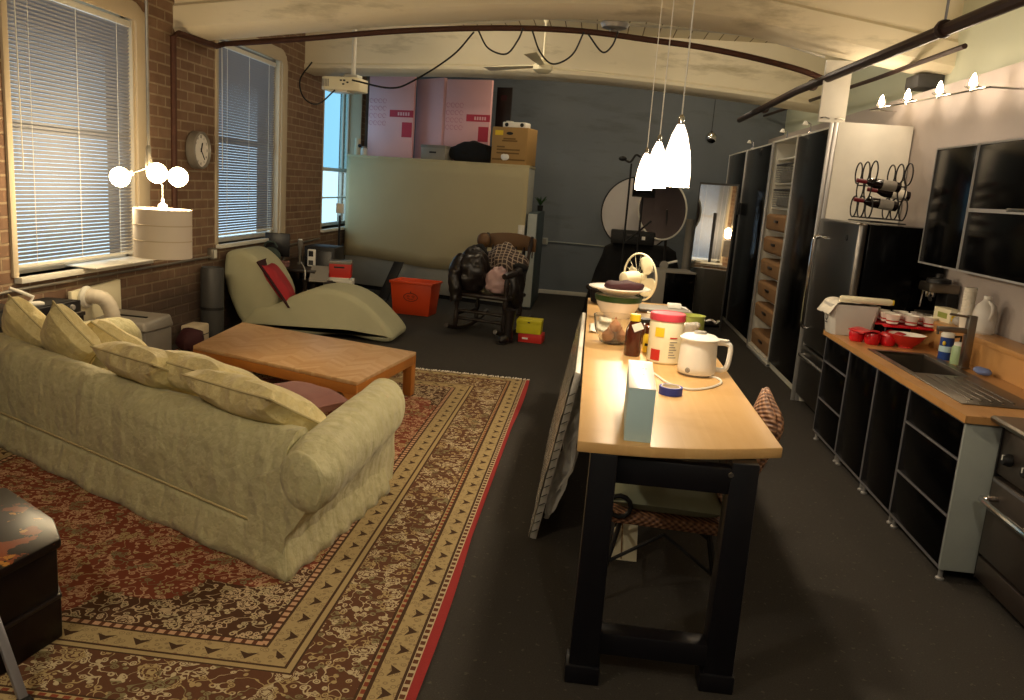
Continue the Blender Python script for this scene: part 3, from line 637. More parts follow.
c.rotation_euler = (Matrix.Rotation(math.radians(8), 4, 'Z') @ Matrix.Rotation(math.radians(54), 4, 'Y') @ Matrix.Rotation(math.radians(0), 4, 'X')).to_euler()
pillow_mb(.50, .40, .15, .1, 6).build('cover', 'red', c)
mb = MB(); mb.loft([[(x*s_, y*s_, z) for x, y in ((-.31, -.27), (.31, -.27), (.31, .27), (-.31, .27))] for s_, z in ((.98, -.016), (1, 0), (.98, -.004))]); mb.build('flange', 'maroon', c)

# ------------------------------------------------------------------ lacquered trunk and the grey post in the near corner
tk = thing('lacquer_chest', 'black lacquered octagonal chest with painted gold and red top', 'chest', (-2.40, 2.57, .012))
OCT = [(-2.04, 2.89), (-1.90, 2.73), (-1.94, 2.46), (-2.20, 2.10), (-2.38, 2.03), (-2.76, 2.27), (-2.87, 2.44), (-2.82, 2.72), (-2.60, 3.10), (-2.42, 3.13)]
def chest(k): return [((x+2.40)*k, (y-2.57)*k) for x, y in OCT]
MB().prism(chest(.985), 'z', 0, .165).build('lower_case', 'lacquer', tk, bevel=.008)
MB().prism(chest(.97), 'z', .18, .37).build('upper_case', 'lacquer', tk, bevel=.008)
MB().prism(chest(.99), 'z', .165, .18).build('moulding', 'wooddark', tk, bevel=.003)
MB().prism(chest(1.0), 'z', .37, .408).build('lid', 'lacquer', tk, bevel=.01)
p1 = G(24, 702, .03); p0 = AY(-8, 612, p1.y+.06)
t = thing('metal_stand', 'grey metal stand leg slanting across the lower left corner', 'stand', (p1.x, p1.y, 0.012))
MB().bar((p0-p1)*1.6+Vector((0, 0, .02)), (0, 0, .02), .032, .018).build('leg', 'dark_alu', t, bevel=.004)
MB().lathe([(.03, 0), (.03, .02), (.02, .035)], (0, 0, 0), 12).build('foot_cap', 'black', t)

# ------------------------------------------------------------------ shredder, vent panel, duct, equipment under the nearest window
sh = thing('paper_shredder', 'boxy grey plastic paper shredder between the sofa and the brick wall', 'shredder', (-3.92, 6.66, 0), math.radians(-4))
MB().box(-.26, .27, -.2, .2, .02, .42).build('bin', 'silver', sh, bevel=.02)
mb = MB(); mb.hexa([(-.27, -.22, .42), (.29, -.22, .42), (.29, .21, .42), (-.27, .21, .42), (-.26, -.19, .50), (.26, -.19, .50), (.26, .2, .53), (-.26, .2, .53)]); mb.build('cutter_head', 'silver', sh, bevel=.025, seg=3)
MB().box(-.19, .17, -.03, .0, .505, .522).build('paper_slot', 'black', sh, bevel=.003)
MB().box(-.02, .1, -.225, -.2, .43, .452).build('pull_handle', 'dgrey', sh, bevel=.005)
MB().box(-.265, -.245, -.14, .16, .08, .44).build('side_panel', 'black', sh, bevel=.004)
MB().box(-.16, -.08, -.206, -.198, .3, .33).build('window_strip', 'grey', sh, bevel=.003)
for x in (-.2, .2): MB().lathe([(.025, 0), (.025, .025)], (x, -.15, 0), 10).build('caster', 'black', sh)
a, b, c_, d = AX(71, 292, -4.14), AX(120, 282, -4.14), AX(120, 308, -4.17), AX(69, 310, -4.17)
vp = thing('vent_panel', 'cream vent board leaning below the nearest window', 'panel', (-4.13, (a.y+b.y)/2, 0))
zz = [min(.93, v.z) for v in (a, b)]
MB().hexa([(.0, a.y-vp.location.y, .5), (.0, b.y-vp.location.y, .5), (-.03, b.y-vp.location.y, .5), (-.03, a.y-vp.location.y, .5), (-.005, a.y-vp.location.y, zz[0]), (-.005, b.y-vp.location.y, zz[0]+.03), (-.04, b.y-vp.location.y, zz[0]+.03), (-.04, a.y-vp.location.y, zz[0])]).build('board', 'cream', vp, bevel=.004)
MB().box(-.06, .0, -.4, .4, 0, .5).build('lower_board', 'duct', vp, bevel=.004)
du = thing('exhaust_duct', 'fat white exhaust hose bending out of the vent board', 'duct', (-4.0, 6.38, .45))
pth = smooth_path([(-.12, -.04, .25), (-.05, -.035, .262), (.02, .0, .235), (.06, .03, .14), (.065, .04, .02), (.065, .04, -.43)], 8)
MB().tube(pth, [.062+.002*math.sin(i*2.2) for i in range(len(pth))], 16).build('hose', 'duct', du)
MB().lathe([(.09, 0), (.095, .02), (.08, .04)], (-.125, -.04, .25), 18, (1, 0, 0)).build('collar', 'white', du)
st = thing('equipment_table', 'dark low table behind the sofa carrying black electronics', 'table', (-4.03, 5.45, 0))
MB().box(-.14, .13, -.55, .55, .62, .65).build('tabletop', 'wooddark', st, bevel=.004)
for x in (-.11, .10):
    for y in (-.52, .52): MB().box(x-.02, x+.02, y-.02, y+.02, 0, .62).build('leg', 'wooddark', st)
eq = thing('audio_receiver', 'flat black electronics box under the window on the dark table', 'electronics', (-4.02, 5.62, .65), math.radians(1))
MB().box(-.14, .14, -.27, .3, .012, .1).build('case', 'satin', eq, bevel=.006); MB().box(-.11, .11, -.22, .24, .1, .104).build('vent_top', 'black', eq)
for x in (-.1, .1):
    for y in (-.23, .25): MB().lathe([(.018, 0), (.018, .012)], (x, y, 0), 10).build('foot', 'black', eq)
MB().lathe([(.022, 0), (.02, .02)], (.14, .18, .06), 14, (1, 0, 0)).build('knob', 'alu', eq)
eq2 = thing('audio_receiver', 'second black electronics box beside the flat one at the left frame edge', 'electronics', (-4.02, 5.16, .65), math.radians(-2))
MB().box(-.14, .13, -.14, .14, 0, .14).build('case', 'satin', eq2, bevel=.006); MB().box(.13, .135, -.11, .11, .03, .12).build('front_panel', 'dgrey', eq2)
wh = thing('white_handset', 'small white plastic gadget with an arm lying on the flat black box', 'gadget', (-4.0, 5.5, .754), math.radians(60))
MB().box(-.11, .09, -.035, .035, 0, .025).build('base', 'bright', wh, bevel=.008); MB().tube([(0, 0, .02), (.03, .01, .06), (-.05, .02, .1), (-.12, .03, .13)], .012, 8).build('arm', 'bright', wh)
t = thing('ball_lamp', 'small pale round knob lamp at the left edge below the brick', 'lamp', (-4.02, 5.14, .79))
MB().sphere((0, 0, .06), .035, 14, 9).build('ball', 'cream', t); MB().lathe([(.04, 0), (.035, .02), (.012, .025), (.012, .04)], seg=12).build('base', 'black', t)

# conduit on the brick, sill boards, clock
solo('wall_conduit', MB().tube([(-4.17, 4.4, .80), (-4.17, 5.57, .842), (-4.17, 7.8, .845), (-4.17, 8.7, .85)], .013, 8), 'conduit', 'thin grey conduit on the brick just below the nearest window sill', 'conduit')
solo('wall_conduit', MB().tube([(-4.17, 11.0, .83), (-4.17, 12.3, .85)], .013, 8), 'conduit', 'short pale conduit on the brick between middle and far window', 'conduit')
ob = thing('outlet_box', 'metal outlet box on the brick below the left corner of the middle window', 'outlet', (-4.15, 8.72, .88))
MB().box(-.05, 0.02, -.05, .05, -.06, .06).build('box', 'conduit', ob, bevel=.006); MB().box(.02, .025, -.035, .035, -.045, .045).build('cover_plate', 'white', ob, bevel=.003)
for k, (ya, yb, lab) in enumerate(((6.33, 6.86, 'left white board lying on the nearest window sill'), (6.87, 7.35, 'right white board on the nearest window sill beside the drum lamp'))):
    mb = MB().hexa([(XL-.12, ya, .945), (XL+.17, ya+.03, .935), (XL+.17, yb+.02, .935), (XL-.12, yb, .945), (XL-.12, ya, .957), (XL+.17, ya+.03, .947), (XL+.17, yb+.02, .947), (XL-.12, yb, .957)])
    solo('sill_board', mb, 'bright', lab, 'board', bevel=.003, group='white boards on the sill')
cl = thing('wall_clock', 'round white wall clock with a dark rim on brick between windows', 'clock', (XL, 8.36, 1.98))
MB().lathe([(.17, 0), (.19, .01), (.19, .095), (.175, .107), (.168, .095), (.168, .07)], (0.005, 0, 0), 40, (1, 0, 0)).build('rim', 'silver', cl)
MB().lathe([(.168, .07), (.168, .078)], (0.005, 0, 0), 36, (1, 0, 0)).build('face', 'china', cl)
def ccw(a): return Vector((0, math.sin(a), math.cos(a)))
for nm, ang, ln, w in (('hour_hand', math.radians(18), .08, .012), ('minute_hand', math.radians(142), .12, .008)):
    MB().bar(Vector((.09, 0, 0))-ccw(ang)*.02, Vector((.09, 0, 0))+ccw(ang)*ln, .003, w, (1, 0, 0)).build(nm, 'ink', cl)
for k in range(1, 13):
    a = 2*PI*k/12; text_part(str(k), .036, 'ink', cl, Vector((.085, 0, 0))+ccw(a)*.135, (PI/2, 0, PI/2), 'numeral')

# ------------------------------------------------------------------ bare bulb lamp with the drum below
lp = thing('pole_lamp', 'ceiling pole lamp with three bare lit globe bulbs left of the clock', 'lamp', (-3.475, 6.2, 0))
MB().tube([(0, 0, 1.84), (0, 0, ZC)], .012, 8).build('rod', 'conduit', lp)
MB().lathe([(.05, 0), (.055, -.03), (.02, -.05)], (0, 0, ZC), 16).build('canopy', 'conduit', lp)
MB().lathe([(.01, 1.96), (.02, 1.94), (.02, 1.88), (.028, 1.84), (.028, 1.78), (.015, 1.76)], seg=14).build('hub', 'conduit', lp)
BULBS = []
for (px, py), Yb in (((120, 177), 6.1), ((157, 173), 6.05), ((178, 177), 6.25)):
    p = AY(px, py, Yb)-Vector((-3.475, 6.2, 0)); hub = Vector((0, 0, 1.79)); d = (p-hub).normalized()
    MB().tube([hub, hub+d*max(.03, (p-hub).length-.08)], .009, 8).build('arm', 'conduit', lp)
    s_ = MB().tube([p-d*.1, p-d*.06], .02, 10).build('socket', 'white', lp)
    MB().sphere(p, .075, 20, 14).build('bulb', 'glow', lp); BULBS.append(p+Vector((-3.475, 6.2, 0)))
dc = AY(163, 232, 6.2)
dr = thing('drum_lamp', 'unlit white drum shade with two bands hanging below the bare bulbs', 'lamp', (dc.x, dc.y, 0))
zt, zb = AY(163, 209, 6.2).z, AY(163, 257, 6.2).z; R = .215
MB().lathe([(R, zb), (R, zt), (R-.006, zt), (R-.006, zb)], seg=40, caps=False).build('shade', 'drum', dr)
for zz in (zb+(zt-zb)*.36, zb+(zt-zb)*.68): MB().lathe([(R+.001, zz-.004), (R+.003, zz), (R+.001, zz+.004)], seg=40, caps=False).build('band', 'reveal', dr)
MB().lathe([(R-.008, zb+.03), (R-.008, zb+.026)], seg=40).build('diffuser', 'drum', dr)
sp_ = MB()
for k in range(3): sp_.tube([(0, 0, zt-.01), (math.cos(k*2.1+.5)*(R-.004), math.sin(k*2.1+.5)*(R-.004), zt-.005)], .004, 6)
sp_.build('spider', 'conduit', dr)
MB().lathe([(.035, zt-.03), (.035, zt+.03), (.012, zt+.05), (.01, zt+.08)], seg=12).build('finial', 'white', dr)
MB().tube([(0, 0, zt+.07), (0, 0, 1.66), (-.08, -.03, 1.76)], .006, 6).build('stem', 'conduit', dr)

# ------------------------------------------------------------------ big cream divider at the back and what stands on it
DV = [Vector((-4.12, 13.45, 0)), Vector((-1.04, 12.45, 0)), Vector((-1.02, 13.35, 0)), Vector((-4.06, 14.3, 0))]; DO = sum(DV, Vector())/4
def dmap(p):
    a, b = p.x, p.y; q = DV[0]*(1-a)*(1-b)+DV[1]*a*(1-b)+DV[2]*a*b+DV[3]*(1-a)*b; return (q.x-DO.x, q.y-DO.y, p.z)
dv = thing('storage_divider', 'big cream panelled storage box filling the far left corner', 'divider', DO)
mb = MB().box(0, 1, .02, 1, .06, 2.13); mb.map(dmap).build('carcass', 'screenlow', dv, bevel=.01)
mb = MB(); NX = 40                                           # cream sheet hung over the front, a little slack at its lower hem
mb.grid(NX, 8, lambda u, v: (u, -.012-.012*abs(mnoise.noise(Vector((u*7, v*2, 0)))), .5+.03*math.sin(u*8+.6)*(1-v)+v*1.665))
mb.map(dmap); o = mb.build('front_sheet', 'screen', dv, sharp=60); md = o.modifiers.new('thickness', 'SOLIDIFY'); md.thickness = .012
mb = MB().box(-.002, 1.002, -.015, 1.0, 2.13, 2.165); mb.map(dmap).build('top_board', 'screen', dv, bevel=.006)
mb = MB().box(0.01, .99, .03, .98, 0, .06); mb.map(dmap).build('plinth', 'black', dv)
ZT = 2.165
def on_div(px, py, back):                                     # spot on top of the divider, `back` metres behind its front edge
    lo, hi = 0., 1.
    p = AY(px, py, 13.0)
    for _ in range(12):
        m = (lo+hi)/2; q = DV[0]*(1-m)+DV[1]*m+(DV[3]-DV[0]).normalized()*back
        if q.x/q.y < p.x/p.y: lo = m
        else: hi = m
    return Vector((q.x, q.y, ZT))
DRZ = math.atan2(DV[1].y-DV[0].y, DV[1].x-DV[0].x)
def foam(x0, x1, back, rz, label, ht, prints):
    a, b = on_div(x0, 100, back), on_div(x1, 100, back); w = (b-a).length
    t = thing('foam_board', label, 'foam board', (a+b)/2, DRZ+rz, group='pink foam boards on the divider')
    MB().box(-w/2, w/2, -.03, .03, 0, ht).build('board', 'pink', t, bevel=.004)
    if prints:
        MB().box(-w*.02, w*.5, -.033, -.028, ht*.50, ht*.585).build('red_print', 'pinkprint', t)
        MB().box(w*.26, w*.48, -.033, -.028, ht*.26, ht*.44).build('red_print', 'pinkprint', t)
        tx = MB()
        for k in range(5): tx.box(w*(.16+.055*k), w*(.195+.055*k), -.035, -.032, ht*.52, ht*.56)
        tx.build('pale_lettering', 'pink', t)
        sc = MB()
        for k in range(4):
            for j in range(4): sc.tube([(w*(-.44+.1*k+.04*math.cos(i*.7)), -.031, ht*(.42+.09*j)+.035*math.sin(i*.7)) for i in range(9)], .004, 4)
        sc.build('faint_emblem', 'palepink', t)
    return t
foam(370, 415, .55, 0, 'left pink foam board with red print on the divider', 1.32, True)
foam(412, 451, .72, math.radians(-24), 'darker angled pink foam board between the two printed ones', 1.30, False)
foam(447, 492, .52, 0, 'right pink foam board with red print beside the brown carton', 1.27, True)
t = thing('dark_gap_board', 'narrow dark board added for the dark gap behind the right pink foam board', 'board', on_div(503, 120, .8), DRZ)  # dark strip added to stand in for the wall's dark gap
MB().box(-.13, .13, -.015, .015, 0, 1.2).build('board', 'wooddark', t, bevel=.003); MB().box(-.05, .05, -.02, -.012, 1.0, 1.08).build('tag', 'maroon', t)
t = thing('storage_case', 'grey case with a slot in front on the divider beneath the pink boards', 'case', on_div(437, 155, .22), DRZ)
MB().box(-.22, .22, -.14, .14, 0, .22).build('body', 'grey', t, bevel=.015); MB().box(-.06, .06, -.148, -.138, .1, .125).build('slot_handle', 'ink', t)
MB().box(-.225, .225, -.145, .145, .18, .225).build('lid', 'silver', t, bevel=.01)
t = thing('black_bag', 'lumpy black bag on the divider between grey case and brown carton', 'bag', on_div(473, 158, .25), DRZ)
MB().sphere((0, 0, .13), .3, 26, 16, (1.35, .5, .62)).lump(.06, 5, 2).lump(.02, 13, 5).map(lambda p: (p.x, p.y, max(0, p.z))).build('body', 'backdrop', t)
MB().tube(smooth_path([(-.1, 0, .24), (-.05, 0, .31), (.05, 0, .31), (.1, 0, .24)], 5), .014, 6).build('handle', 'black', t)
t = thing('carton', 'brown cardboard carton with yellow sticker on the right end of the divider', 'box', on_div(513, 160, .2), DRZ)
MB().box(-.29, .29, -.18, .2, 0, .54).build('box', 'card', t, bevel=.006)
MB().prism([(.055*math.cos(k*PI/8), .45+.022*math.sin(k*PI/8)) for k in range(16)], 'y', -.186, -.176).build('hand_hole', 'ink', t)
MB().box(-.24, -.11, -.183, -.178, .42, .49).build('yellow_sticker', 'label_yellow', t)
tx = MB()
for z, x0, x1 in ((.33, -.12, .13), (.36, -.1, .1), (.24, -.2, -.07), (.2, -.2, .18), (.15, -.2, .17), (.055, -.27, .27)): tx.box(x0, x1, -.182, -.178, z, z+.022)
tx.build('faded_print', 'cardprint', t)
MB().sphere((-.05, -.19, .1), .07, 12, 8, (1, .25, .7)).lump(.012, 20).build('clear_tape_patch', 'bright', t)
t = thing('white_device', 'small white device with two dark dials on top of the brown carton', 'device', on_div(515, 160, .2)+Vector((0, 0, .542)), DRZ)
MB().box(-.2, .18, -.1, .1, 0, .08).build('case', 'bright', t, bevel=.015)
for x in (-.13, .12): MB().lathe([(.03, 0), (.026, .015)], (x, -.1, .04), 14, (0, -1, 0)).build('dial', 'ink', t)
MB().box(-.17, -.08, -.05, .05, .08, .1).build('top_knob', 'white', t, bevel=.008)
t = thing('glass_jar', 'little pale jar on the far left end of the divider', 'jar', on_div(364, 152, .12), DRZ)
MB().lathe([(.05, 0), (.055, .02), (.055, .1), (.035, .12)], seg=16).build('body', 'milky', t); MB().lathe([(.04, .12), (.04, .14)], seg=16).build('lid', 'grey', t)
t = thing('tan_roll', 'tan paper strip standing beside the far window on the divider', 'paper', on_div(358, 140, .4), DRZ)
MB().lathe([(.05, 0), (.055, .05), (.05, .28)], seg=14).build('roll', 'reveal', t); MB().sphere((.06, -.03, .16), .03, 10, 8).build('clip', 'black', t)
# pale metal cabinet right of the divider
t = thing('metal_cabinet', 'narrow slate and pale grey metal cabinet right of the cream divider', 'cabinet', (-.925, 13.2, 0))
MB().box(-.075, .07, -.76, .8, .03, 1.48).build('carcass', 'teal', t, bevel=.008); MB().box(-.077, .06, -.785, -.76, .05, 1.46).build('door', 'palegrey', t, bevel=.006)
MB().box(.02, .04, -.81, -.785, .8, 1.0).build('handle', 'chrome', t, bevel=.004); MB().box(-.07, .065, -.74, .78, 0, .03).build('plinth', 'black', t)
t = thing('wall_switch', 'white switch box on the right edge of the cream divider', 'switch', tuple(DV[1]*.985+DV[0]*.015+Vector((0, -.022, 1.18))), DRZ)
MB().box(-.05, .05, -.03, .02, -.1, .1).build('plate', 'white', t, bevel=.008); MB().box(-.02, .02, -.04, -.03, -.03, .03).build('toggle', 'bright', t)
t = thing('tape_plant', 'small green sprig in a dark cup on the slate metal cabinet', 'plant', (-.91, 13.6, 1.48))
MB().lathe([(.04, 0), (.05, .09)], seg=14).build('cup', 'black', t)
lf = MB()
for k in range(9):
    a = k*2.4; lf.tube([(0, 0, .08), (math.cos(a)*.04, math.sin(a)*.04, .16), (math.cos(a)*.1, math.sin(a)*.1, .2+.02*(k % 3))], [.004, .012, .003], 5)
lf.build('leaves', 'green', t)
# conduit and outlet on the back wall
wc = MB().tube([(-.8, YB-.02, .93), (-.05, YB-.02, .925), (1.0, YB-.02, .9)], .012, 6); solo('wall_conduit', wc, 'palegrey', 'thin pale conduit running along the grey back wall', 'conduit')
t = thing('wall_outlet', 'small grey outlet box on the back wall right of the slate cabinet', 'outlet', (-.86, YB-.03, .93)); MB().box(-.06, .06, -.02, .03, -.06, .06).build('box', 'palegrey', t, bevel=.006); MB().box(-.03, .03, -.025, -.02, -.04, .04).build('socket', 'grey', t)

# ------------------------------------------------------------------ desk clutter by the middle window
dk = thing('side_desk', 'dark low desk behind the chaise under the brick wall', 'desk', (-3.75, 10.75, 0))
MB().box(-.42, .35, -.85, .8, .60, .64).build('tabletop', 'wooddark', dk, bevel=.004)
for x in (-.38, .31):
    for y in (-.76, .71): MB().box(x-.025, x+.025, y-.025, y+.025, 0, .60).build('leg', 'wooddark', dk)
MB().box(-.38, .31, -.74, .69, .3, .33).build('shelf', 'wooddark', dk)
def dsk(px, py, Y, z=.64): p = AY(px, py, Y); return Vector((p.x, Y, z))
t = thing('monitor', 'dark flat monitor on the side desk below the middle window', 'monitor', dsk(277, 255, 10.3), math.radians(14))
MB().box(-.15, .16, -.02, .02, .1, .40).build('screen', 'satin', t, bevel=.008); MB().box(-.03, .03, -.01, .03, .01, .12).build('stand', 'black', t); MB().box(-.12, .12, -.08, .1, 0, .015).build('foot', 'black', t, bevel=.004)
t = thing('canvas_bag', 'grey green canvas bag before the dark monitor', 'bag', dsk(270, 268, 10.05))
MB().sphere((0, 0, .12), .15, 18, 12, (1.0, .7, .75)).lump(.02, 7, 3).map(lambda p: (p.x, p.y, max(0, p.z))).build('body', 'bag', t); MB().tube(smooth_path([(-.08, 0, .24), (-.04, 0, .3), (.05, 0, .3), (.09, 0, .24)], 5), .011, 6).build('handle', 'bag', t)
for px, ptop, lab in ((283, 243, 'shorter silver bottle shaped speaker left on the side desk'), (300, 240, 'taller silver bottle shaped speaker with a wire on the desk')):
    p = dsk(px, 262, 10.5); hgt = AY(px, ptop, 10.5).z-.64
    t = thing('desk_speaker', lab, 'speaker', p, group='silver speakers on the side desk')
    MB().lathe([(.04, 0), (.042, .015), (.018, .03), (.02, hgt*.5), (.034, hgt*.8), (.036, hgt)], seg=16).build('body', 'silver', t); MB().lathe([(.03, hgt), (.022, hgt+.012)], seg=16).build('cap', 'bright', t)
solo('speaker_wire', MB().tube(smooth_path([AY(301, 262, 10.4), AY(305, 270, 9.86), AY(305, 285, 9.86), AY(308, 292, 9.86)], 6), .006, 5), 'bright', 'thin white wire dropping from the taller silver speaker', 'wire')
t = thing('pinkish_box', 'pinkish flat box on the desk edge left of the silver speakers', 'box', dsk(281, 272, 10.02)); MB().box(-.1, .08, -.08, .08, 0, .07).build('box', 'mauve', t, bevel=.006); MB().box(-.105, .085, -.085, .085, .055, .075).build('lid', 'mauve', t, bevel=.004)
t = thing('wall_phone', 'white cordless phone panel on the dark tower end of the desk', 'phone', AY(311, 258, 10.25)); MB().box(-.05, .05, 0, .05, -.11, .11).build('body', 'bright', t, bevel=.012); MB().box(-.03, .03, -.012, 0, .02, .09).build('display', 'black', t); MB().box(-.03, .03, -.008, 0, -.09, -.03).build('keypad', 'dgrey', t)
p = AY(322, 270, 10.42); t = thing('computer_tower', 'tall black tower case at the right end of the side desk', 'computer', (p.x, 10.5, 0))
hz = AY(322, 247, 10.3).z; MB().box(-.2, .2, -.2, .22, .02, hz).build('case', 'black', t, bevel=.01); MB().box(-.17, .17, -.212, -.2, .06, hz-.05).build('front_panel', 'satin', t, bevel=.004)
for x in (-.15, .15): MB().box(x-.03, x+.03, -.18, .18, 0, .02).build('foot', 'black', t)
b0 = AY(335, 298, 10.0)
t = thing('storage_cube', 'cream open front storage cube right of the chaise headrest', 'cube', (b0.x, 10.15, 0), math.radians(12)); zc = AY(335, 280, 10.0).z
cb = MB().box(-.18, .18, -.17, .17, .0, .02).box(-.18, .18, -.17, .17, zc-.02, zc).box(-.18, -.16, -.17, .17, .02, zc-.02).box(.0, .18, -.17, .17, .02, zc-.02).box(-.16, .16, .15, .17, .02, zc-.02); cb.build('carcass', 'white', t, bevel=.003)
bk = MB().box(-.14, -.03, -.1, .1, .03, .2); bk.build('stored_papers', 'grey', t)
t = thing('red_box', 'red cardboard box with a grey top standing on the cream cube', 'box', (b0.x+.02, 10.12, zc), math.radians(12)); MB().box(-.13, .14, -.1, .12, .03, .22).build('box', 'redbox', t, bevel=.006); MB().box(-.132, .142, -.102, .122, .2, .235).build('lid', 'silver', t, bevel=.004); MB().box(-.07, .06, -.104, -.098, .15, .17).build('dark_print', 'ink', t); MB().box(-.15, .12, -.13, .1, 0, .03).build('flat_tray', 'white', t, bevel=.004)
t = thing('magazine', 'glossy magazine lying at the edge of the side desk shelf', 'magazine', AY(326, 289, 9.9)-Vector((.3, 0, 0)), math.radians(20)); MB().box(-.11, .11, -.14, .14, 0, .012).build('pages', 'paper', t); MB().box(-.112, .112, -.142, .142, .012, .015).build('cover', 'grey', t)
t['label'] = 'magazine with grey cover leaning beside the cream cube'; t.location = (-3.35, 9.93, .60); t.rotation_euler = (math.radians(35), 0, math.radians(10))
mg = thing('small_stool', 'low dark stool under the grey magazine behind the chaise', 'stool', (-3.36, 9.98, 0)); MB().box(-.17, .17, -.15, .15, .5, .53).build('seat', 'wooddark', mg, bevel=.004)
for x in (-.14, .14):
    for y in (-.12, .12): MB().box(x-.02, x+.02, y-.02, y+.02, 0, .5).build('leg', 'wooddark', mg)
p = AY(339, 240, 12.5); t = thing('card_stand', 'small white card on a thin black stand before the far window', 'stand', (p.x, 12.5, 0))
ztop = AY(339, 202, 12.5).z; MB().lathe([(.11, 0), (.11, .02), (.02, .035)], seg=18).build('base', 'black', t); MB().tube([(0, 0, .03), (0, 0, ztop-.2)], .018, 8).build('pole', 'black', t); MB().box(-.06, .06, -.01, .01, ztop-.17, ztop-.02).build('card', 'bright', t, bevel=.004)
t = thing('floor_roll', 'dark grey upright roll against the brick left of the chaise', 'roll', (-4.06, 8.5, 0)); MB().lathe([(.115, 0), (.12, .02), (.12, .74), (.11, .76), (.1, .74), (.03, .74)], seg=22).build('roll', 'dgrey', t); MB().lathe([(.123, .3), (.123, .33)], seg=22).build('strap', 'black', t)
t = thing('red_bundle', 'dark red cloth bundle on the floor right of the grey shredder', 'cloth', (-3.92, 7.75, 0)); MB().sphere((0, 0, .09), .15, 16, 10, (.9, 1, .9)).lump(.04, 9, 5).map(lambda p: (p.x, p.y, max(.012, p.z))).build('bundle', 'maroon', t)
t = thing('stone_block', 'pale stone block at the foot of the brick pier', 'block', (-4.06, 8.1, 0)); MB().box(-.09, .1, -.13, .13, 0, .2).build('block', 'reveal', t, bevel=.02); MB().box(-.092, .102, -.132, .132, .09, .1).build('joint', 'dgrey', t)

# ------------------------------------------------------------------ orange tub, leaning black panel, rocking chair, shoe boxes
a, b = AY(391, 312, 11.05), AY(428, 317, 11.0); rz = math.atan2(-.07, b.x-a.x)
oc = thing('orange_tub', 'orange plastic tub with a grinning face printed on the front', 'tub', ((a.x+b.x)/2+.03, 11.22, 0), rz)
def tub(mb, w0, d0, w1, d1, h, th=.012):
    o0 = [(-w0, -d0, 0), (w0, -d0, 0), (w0, d0, 0), (-w0, d0, 0)]; o1 = [(-w1, -d1, h), (w1, -d1, h), (w1, d1, h), (-w1, d1, h)]
    i1 = [(-w1+th, -d1+th, h), (w1-th, -d1+th, h), (w1-th, d1-th, h), (-w1+th, d1-th, h)]; i0 = [(-w0+th, -d0+th, th), (w0-th, -d0+th, th), (w0-th, d0-th, th), (-w0+th, d0-th, th)]
    return mb.loft([o0, o1, i1, i0])
tub(MB(), .26, .17, .30, .21, .46).build('tub', 'orange', oc, bevel=.006)
MB().ring_prism([(-.315, -.225), (.315, -.225), (.315, .225), (-.315, .225)], [(-.29, -.2), (.29, -.2), (.29, .2), (-.29, .2)], 'z', .43, .465).build('rim', 'orange', oc, bevel=.006)
em = MB(); fy = lambda z: -.172-.04*z/.46-.004
em.tube([(.0+.1*math.cos(k*PI/12), fy(.25), .25+.055*math.sin(k*PI/12)) for k in range(24)], .004, 5, closed=True)
for sx in (-1, 1): em.tube([(sx*.035+.018*math.cos(k*PI/4), fy(.26), .262+.01*math.sin(k*PI/4)) for k in range(8)], .003, 4, closed=True)
em.tube([(-.045, fy(.22), .235), (-.02, fy(.22), .222), (.02, fy(.22), .222), (.045, fy(.22), .235)], .003, 5); em.tube([(0, fy(.3), .305), (0, fy(.3), .33)], .006, 5)
em.build('face_print', 'ink', oc)
t = thing('papers_stack', 'loose papers and cards lying inside the orange tub', 'papers', (oc.location.x, 11.22, .36), rz); MB().box(-.22, .04, -.12, .1, 0, .05).build('sheets', 'paper', t); MB().box(.0, .2, -.1, .13, .0, .06).build('folder', 'tan', t); MB().box(-.2, .2, -.12, .12, -.34, 0).build('filling', 'card', t)
bp = AY(380, 306, 11.9)
t = thing('leaning_board', 'narrow black board leaning sideways left of the orange tub', 'board', (bp.x, 12.0, 0))
MB().hexa([(-.09, -.02, .0), (.07, -.02, 0), (.07, .02, 0), (-.09, .02, 0), (.10, .25, .60), (.25, .25, .60), (.25, .29, .595), (.10, .29, .595)]).build('board', 'black', t, bevel=.004); MB().hexa([(-.085, -.024, .012), (.062, -.024, .012), (.062, -.02, .012), (-.085, -.02, .012), (-.075, -.012, .05), (.075, -.012, .05), (.075, -.006, .05), (-.075, -.006, .05)]).build('foot_strip', 'dgrey', t)

RC = thing('rocking_chair', 'dark turned wood rocking chair piled with jackets facing the room', 'chair', (-1.22, 10.25, 0), math.radians(-16))
K = 1.2
def turned(mb, a, b, r):                                       # a lathe turned rail with swellings
    a, b = Vector(a)*K, Vector(b)*K; n = 13; mb.tube([a+(b-a)*i/(n-1) for i in range(n)], [r*K*(.75+.45*abs(math.sin(i*PI/4))) for i in range(n)], 10); return mb
for sx in (-1, 1):
    mb = MB(); mb.tube([Vector((sx*.27, y, .035+.18*((y+.02)/.55)**2*.55))*K for y in [-.48+.06*i for i in range(18)]], .024*K, 8); mb.build('rocker', 'wooddark', RC)
    turned(MB(), (sx*.27, -.27, .06), (sx*.27, -.25, .64), .024).build('front_post', 'wooddark', RC)
    turned(MB(), (sx*.25, .22, .06), (sx*.25, .24, .42), .022).build('rear_leg', 'wooddark', RC)
    turned(MB(), (sx*.25, .22, .42), (sx*.26, .42, 1.02), .021).build('back_post', 'wooddark', RC)
    mb = MB(); mb.tube([Vector(p)*K for p in ((sx*.27, -.33, .645), (sx*.29, -.2, .66), (sx*.28, .05, .65), (sx*.255, .28, .645))], [.03*K, .036*K, .03*K, .024*K], 8); mb.build('armrest', 'wooddark', RC)
    turned(MB(), (sx*.265, -.26, .2), (sx*.25, .22, .2), .013).build('stretcher', 'wooddark', RC)
